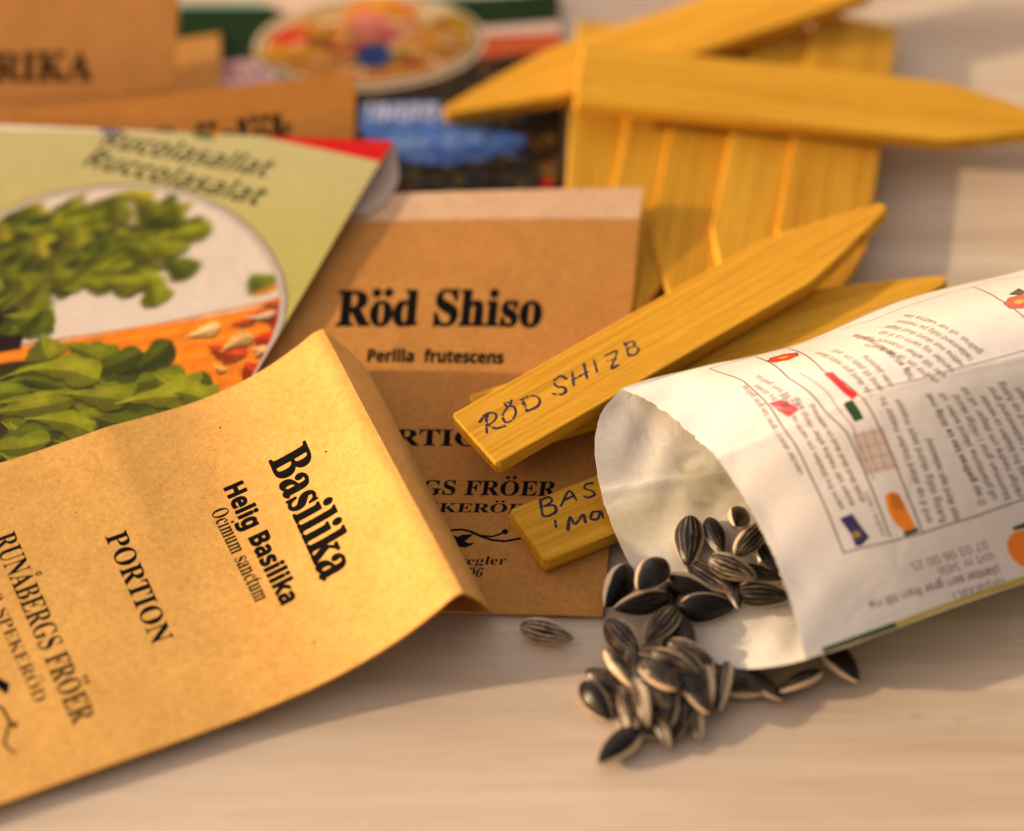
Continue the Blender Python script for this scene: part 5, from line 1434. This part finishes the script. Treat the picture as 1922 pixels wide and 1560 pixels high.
    cb = sb.cv
    # the colour of the printed side shows through
    for k in range(24):
        cb.poly([(2.7 + k * .03, .2 - k * .08), (4.6 - k * .05, .2 - k * .05), (6.6 - k * .1, 12.5), (2.9 + k * .03, 12.5)], (.80, .76, .64), .045)
    for a_, b_, w_ in ((2.7, .6, .34), (3.3, 1.3, .3), (2.9, 2.2, .3), (3.8, 1.9, .26), (3.6, .5, .22)):
        th = np.linspace(0, 4.6, 16)
        rad = .42 - .06 * th
        cb.line(np.stack([a_ + rad * np.cos(th + a_), b_ + rad * np.sin(th + a_)], -1), w_ * .6, (.64, .67, .53), .4)
    for k in range(3):
        cb.a = (np.roll(cb.a, 3, 0) + np.roll(cb.a, -3, 0) + np.roll(cb.a, 3, 1) + np.roll(cb.a, -3, 1) + cb.a) / 5
    out = paper('front_side_print', col=(.40, .42, .10), fibre=.3, rough=.4)
    # inside faces up, so it is the printed map of this sheet
    inm = paper('white_inside_print', sb.cv.image('inside_print'), fibre=.5, rough=.6, translucent=.12, tcol=(.9, .86, .78), crease=.4)
    sb.build('lower_panel', [inm, out, inner], root, 70, 90, .018, trim=lambda v: -(lip2(v) + rag[:1] * 0 + np.interp(v, vs, rag) * .3) / Ls)
    return sh, sb, top, bot


POUCH = build_pouch()


# ---------------------------------------------------------------- sunflower seeds
def seed_material():
    m, nt, p, out = nodes('sunflower_hull')
    co = N(nt, 'ShaderNodeTexCoord').outputs['Object']
    rnd = N(nt, 'ShaderNodeObjectInfo').outputs['Random']
    uv = N(nt, 'ShaderNodeUVMap')
    sep = N(nt, 'ShaderNodeSeparateXYZ')
    nt.links.new(uv.outputs[0], sep.inputs[0])
    att = N(nt, 'ShaderNodeAttribute', attribute_type='OBJECT', attribute_name='pale')
    # a wavering angle around the seed
    wav = noise(nt, mapping(nt, co, (1.2, 3, 3)), 2.0, 3, .5)
    a = N(nt, 'ShaderNodeMath', operation='MULTIPLY_ADD')
    a.inputs[1].default_value = .06
    nt.links.new(wav, a.inputs[0])
    sh_ = N(nt, 'ShaderNodeMath', operation='MULTIPLY_ADD')      # the pale flanks differ from seed to seed
    sh_.inputs[1].default_value = .10
    nt.links.new(rnd, sh_.inputs[0])
    nt.links.new(sep.outputs[1], sh_.inputs[2])
    of_ = N(nt, 'ShaderNodeMath', operation='SUBTRACT')
    of_.inputs[1].default_value = .08
    nt.links.new(sh_.outputs[0], of_.inputs[0])
    nt.links.new(of_.outputs[0], a.inputs[2])
    v = a.outputs[0]
    fl = N(nt, 'ShaderNodeMath', operation='PINGPONG')
    fl.inputs[1].default_value = .25
    nt.links.new(v, fl.inputs[0])
    # 0 = rim of the seed, .25 = middle of a face
    sc = N(nt, 'ShaderNodeMath', operation='MULTIPLY')
    sc.inputs[1].default_value = 4.0
    nt.links.new(fl.outputs[0], sc.inputs[0])
    rim = ramp(nt, sc.outputs[0], [(.25, 1), (.34, 0)])
    lines = N(nt, 'ShaderNodeTexWave', wave_type='BANDS', bands_direction='Y', wave_profile='SIN')
    lines.inputs['Scale'].default_value = 5.2
    lines.inputs['Distortion'].default_value = 1.2
    lines.inputs['Detail Scale'].default_value = 1.0
    cmb = N(nt, 'ShaderNodeCombineXYZ')
    xs = N(nt, 'ShaderNodeMath', operation='MULTIPLY')
    xs.inputs[1].default_value = .12
    nt.links.new(sep.outputs[0], xs.inputs[0])
    nt.links.new(xs.outputs[0], cmb.inputs[0])
    nt.links.new(v, cmb.inputs[1])
    nt.links.new(rnd, cmb.inputs[2])
    nt.links.new(cmb.outputs[0], lines.inputs['Vector'])
    st = ramp(nt, lines.outputs['Fac'], [(.62, 0), (.86, 1)])
    fine = noise(nt, mapping(nt, co, (2, 26, 26)), 1.0, 3, .6)
    dark = mixrgb(nt, (.004, .003, .003, 1), (.013, .009, .008, 1), fine)
    pale = mixrgb(nt, (.46, .32, .19, 1), (.70, .57, .41, 1), fine)
    ml = N(nt, 'ShaderNodeMath', operation='MULTIPLY')
    nt.links.new(st, ml.inputs[0])
    brk = noise(nt, mapping(nt, co, (2.2, 9, 9)), 1.0, 3, .6)
    br = N(nt, 'ShaderNodeMath', operation='MULTIPLY')
    nt.links.new(ramp(nt, brk, [(.40, .15), (.58, 1)]), br.inputs[0])
    nt.links.new(att.outputs['Fac'], br.inputs[1])
    nt.links.new(br.outputs[0], ml.inputs[1])
    mxm = N(nt, 'ShaderNodeMath', operation='MAXIMUM')
    nt.links.new(ml.outputs[0], mxm.inputs[0])
    nt.links.new(rim, mxm.inputs[1])
    c = mixrgb(nt, dark, pale, mxm.outputs[0])
    nt.links.new(c, p.inputs['Base Color'])
    p.inputs['Roughness'].default_value = .24
    p.inputs['Specular IOR Level'].default_value = .26
    bump(nt, p, fine, .45, .03)
    return m


def seed_mesh(name, w, t, mat):
    nu, nv = 26, 28
    vs, uv, F = [], [], []
    for i in range(nu + 1):
        u = i / nu
        x = (u - .5) * 1.12
        # blunt shoulder at one end, pointed tip at the other
        r = (math.sin(math.pi * u ** .82) ** .66) * (1 - .10 * u)
        if u in (0, 1):
            r = .02
        r = max(r, .03)
        for j in range(nv + 1):
            a = 2 * math.pi * j / nv
            ca, sa = math.cos(a), math.sin(a)
            y = w / 2 * r * math.copysign(abs(ca) ** .95, ca)
            z = t / 2 * r ** .8 * math.copysign(abs(sa) ** 1.15, sa)
            vs.append((x, y, z))
            uv.append((u, j / nv))
    for i in range(nu):
        for j in range(nv):
            a = i * (nv + 1) + j
            F.append((a, a + 1, a + nv + 2, a + nv + 1))
    F.append(tuple(range(nv, -1, -1)))
    F.append(tuple(nu * (nv + 1) + j for j in range(nv + 1)))
    me = bpy.data.meshes.new(name)
    me.from_pydata(vs, [], F)
    lay = me.uv_layers.new(name='UVMap')
    for l in me.loops:
        lay.data[l.index].uv = uv[l.vertex_index]
    me.materials.append(mat)
    me.polygons.foreach_set('use_smooth', [True] * len(me.polygons))
    bm = bmesh.new()
    bm.from_mesh(me)
    bmesh.ops.recalc_face_normals(bm, faces=bm.faces)
    bm.to_mesh(me)
    bm.free()
    return me


HULL = seed_material()
SEEDS = [seed_mesh('sunflower_seed_plump', .54, .40, HULL), seed_mesh('sunflower_seed_slim', .47, .34, HULL), seed_mesh('sunflower_seed_broad', .60, .38, HULL)]


def zx(X, Y):
    return 1060 + X / 2.785, 900 + Y / 2.785


# place in the photo (close-up coordinates), heading of the tip (degrees, clockwise from right on the photo),
# height of the centre, roll about the long axis, pitch of the tip, paleness of the stripes, shape, label
SEED_LIST = [
    (650, 325, 92, 0.24, 12, -8, .35, 0, 'dark seed standing upright at the back of the white paper mouth, apart from the pile'),
    (790, 300, 70, 0.22, -5, 5, .15, 1, 'dark seed just right of the upright one, half behind the striped brown seed'),
    (908, 205, 105, 0.5, -25, 30, .05, 2, 'black seed with a pale edge, highest at the rim of the packet opening'),
    (985, 300, -40, 0.62, 20, 10, .8, 1, 'brown striped seed under the black one at the opening rim'),
    (875, 462, 22, 0.62, 30, 0, 1.0, 0, 'large tan and brown striped seed lying in the middle of the opening'),
    (1055, 400, 60, 0.25, 10, 0, .3, 0, 'seed half hidden under the printed lip of the packet'),
    (655, 555, 18, 0.22, 48, 0, .05, 0, 'dark seed with a broad cream edge inside the opening, left of its neighbours'),
    (765, 515, 32, 0.22, 20, 0, .9, 1, 'slim striped seed between the large striped one and the cream edged ones'),
    (1032, 603, 4, 0.24, 50, 0, .3, 0, 'cream edged seed touching the packet wall at the right of the opening'),
    (742, 668, -4, 0.22, 36, 0, .0, 2, 'black seed with a cream edge alone on the white paper tongue'),
    (1010, 500, 12, 0.3, 10, 0, .3, 1, 'dark seed wedged behind the seed at the packet wall'),
    (890, 560, 80, 0.2, 0, 0, .2, 1, 'dark seed in the gap between the seeds of the opening'),
    (452, 500, 126, .98, -12, 12, .05, 2, 'big black seed on top at the left rim of the white paper'),
    (275, 562, 122, .42, -48, 0, .0, 2, 'half cream and half black seed beside the brown packet corner'),
    (402, 645, 168, .52, -45, 0, .1, 0, 'cream edged seed right below the big black one'),
    (498, 765, 132, .52, 5, 0, .55, 0, 'dark striped seed under the white paper rim, above the heap'),
    (312, 842, 48, .40, 32, 0, .55, 0, 'grey striped seed at the upper left of the heap'),
    (612, 800, 60, .30, 15, 0, .4, 1, 'brown seed tucked under the white paper edge'),
    (655, 900, 22, .45, 40, 0, .95, 1, 'pale striped seed at the upper right of the heap'),
    (285, 988, 55, .46, -30, 0, .95, 1, 'narrow grey and cream seed at the left of the heap'),
    (385, 985, 72, .45, 10, 0, .25, 1, 'dark seed right of the narrow grey and cream one'),
    (495, 1025, 40, .80, 15, 5, .45, 0, 'glossy brown seed on top of the heap'),
    (570, 955, 24, .72, 25, 0, .95, 1, 'tan striped seed lying across the heap top'),
    (665, 985, 46, .50, 15, 0, .8, 1, 'tan striped seed below the edge of the white paper'),
    (165, 1160, 52, .22, 40, 0, .0, 2, 'black seed with a cream edge at the far left of the spill'),
    (410, 1165, 78, .50, 70, 0, .9, 0, 'pale seed turned edge up at the front of the heap'),
    (335, 1185, 84, .30, -10, 0, .8, 1, 'striped seed left of the pale edge up one'),
    (530, 1185, 82, .42, 5, 0, .1, 0, 'dark seed at the front of the heap, right of the pale one'),
    (505, 1305, 66, .20, 60, 0, .9, 1, 'small pale tipped seed at the very front of the heap'),
    (285, 1392, 140, .22, 5, 0, .0, 0, 'lone black seed on the table nearest the viewer'),
    (640, 1150, 92, .34, 15, 0, .35, 0, 'brown seed at the front right of the heap'),
    (742, 1085, 84, .42, 40, 0, .95, 1, 'tan and brown striped seed below the white tongue tip'),
    (828, 1085, 100, .30, 65, 0, .9, 1, 'cream striped seed right of the heap under the white tongue'),
    (920, 1075, 10, .22, 20, 0, .5, 1, 'shaded seed lying under the white tongue'),
    (1225, 1058, 155, .24, 40, 0, .2, 2, 'seed with a cream side lying under the near seam of the white packet'),
    (1440, 950, 48, .28, 5, 0, .0, 0, 'black seed below the dark green edge of the packet'),
    (675, 1245, 75, .18, 40, 0, .9, 1, 'cream tipped seed low at the right front of the heap'),
    (1030, 1075, 35, .20, 0, 0, .2, 1, 'shaded dark seed behind the one under the near seam'),
    (330, 1262, 65, .20, 50, 0, .6, 1, 'half buried tan seed between the heap and the lone black one'),
    (460, 920, 30, .30, 10, 0, .5, 0, 'seed buried in the upper part of the heap'),
    (590, 1090, 70, .25, 0, 0, .5, 0, 'seed buried under the glossy brown one'),
    (440, 1060, 100, .22, 0, 0, .4, 1, 'seed at the bottom of the heap behind the pale one'),
    (565, 870, 120, .24, 10, 0, .4, 1, 'seed showing between the dark striped seed and the heap'),
    (520, 935, 10, .55, 20, 0, .7, 1, 'seed on the heap between the grey striped one and the tan one across the top'),
    (600, 1040, 110, .55, -20, 0, .3, 2, 'broad dark seed high on the heap, right of the glossy brown one'),
    (455, 1100, 40, .62, 35, 0, .5, 1, 'small striped seed on the heap just above the pale edge up one'),
    (600, 1230, 100, .20, 20, 0, .2, 1, 'dark seed low at the front, between the dark one and the cream tipped one'),
    (400, 1290, 20, .18, 10, 0, .3, 1, 'dark seed at the foot of the heap beside the lone black one'),
    (690, 1110, 60, .52, -15, 0, .2, 2, 'broad black seed at the right shoulder of the heap'),
    (240, 1075, 30, .18, 30, 0, .7, 1, 'cream and grey seed at the left foot of the heap'),
    (540, 620, 100, .30, 0, 0, .1, 1, 'dark seed mostly hidden below the big black one'),
    (720, 1000, 70, .28, 10, 0, .4, 1, 'dim seed deep under the white tongue beside the heap'),
]


def place_seed(x, y, ang, z, roll, pitch, pale, kind, label, first=None, inside=False):
    o = first.copy() if first else bpy.data.objects.new('sunflower_seed', SEEDS[kind])
    o.data = SEEDS[kind]
    COL.objects.link(o)
    a = math.radians(ang)
    if first is None or inside:
        q = POUCH[1].inv(x, y)                      # resting in the paper: z counts from the sheet
        z += float(POUCH[3](q[1] / POUCH[1].Ls, q[0] / POUCH[1].Lv)[2])
        for _ in range(3):
            g = POUCH[1].inv(*px(at(x, y, z) - np.array([0, 0, z - float(POUCH[3](q[1] / POUCH[1].Ls, q[0] / POUCH[1].Lv)[2])])))
            zz = float(POUCH[3](g[1] / POUCH[1].Ls, g[0] / POUCH[1].Lv)[2])
            z, q = z - float(POUCH[3](q[1] / POUCH[1].Ls, q[0] / POUCH[1].Lv)[2]) + zz, g
    p = at(x, y, z)
    d = at(x + 30 * math.cos(a), y + 30 * math.sin(a), z) - p
    h = math.atan2(d[1], d[0])
    o.rotation_euler = (Matrix.Rotation(h, 3, 'Z') @ Matrix.Rotation(-math.radians(pitch), 3, 'Y') @ Matrix.Rotation(math.radians(roll), 3, 'X')).to_euler()
    o.location = V(p)
    rr = random.Random(int(x * 7 + y))
    k = rr.uniform(.93, 1.16)
    o.scale = (k, k * rr.uniform(.92, 1.12), k * rr.uniform(.9, 1.15))
    o['pale'] = float(pale) * .7
    tag(o, label, 'seed', 'sunflower seeds spilled from the white packet')
    return o


def build_seeds():
    first = None
    for i, (X, Y, a, z, roll, pitch, pale, kind, label) in enumerate(SEED_LIST):
        o = place_seed(*zx(X, Y), a, z, roll, pitch, pale, kind, label, first, i < 12)
        first = first or o
    place_seed(1026, 1187, 14, .22, 34, 0, 2.6, 0, 'single grey striped seed lying alone below the brown packet', first)


build_seeds()
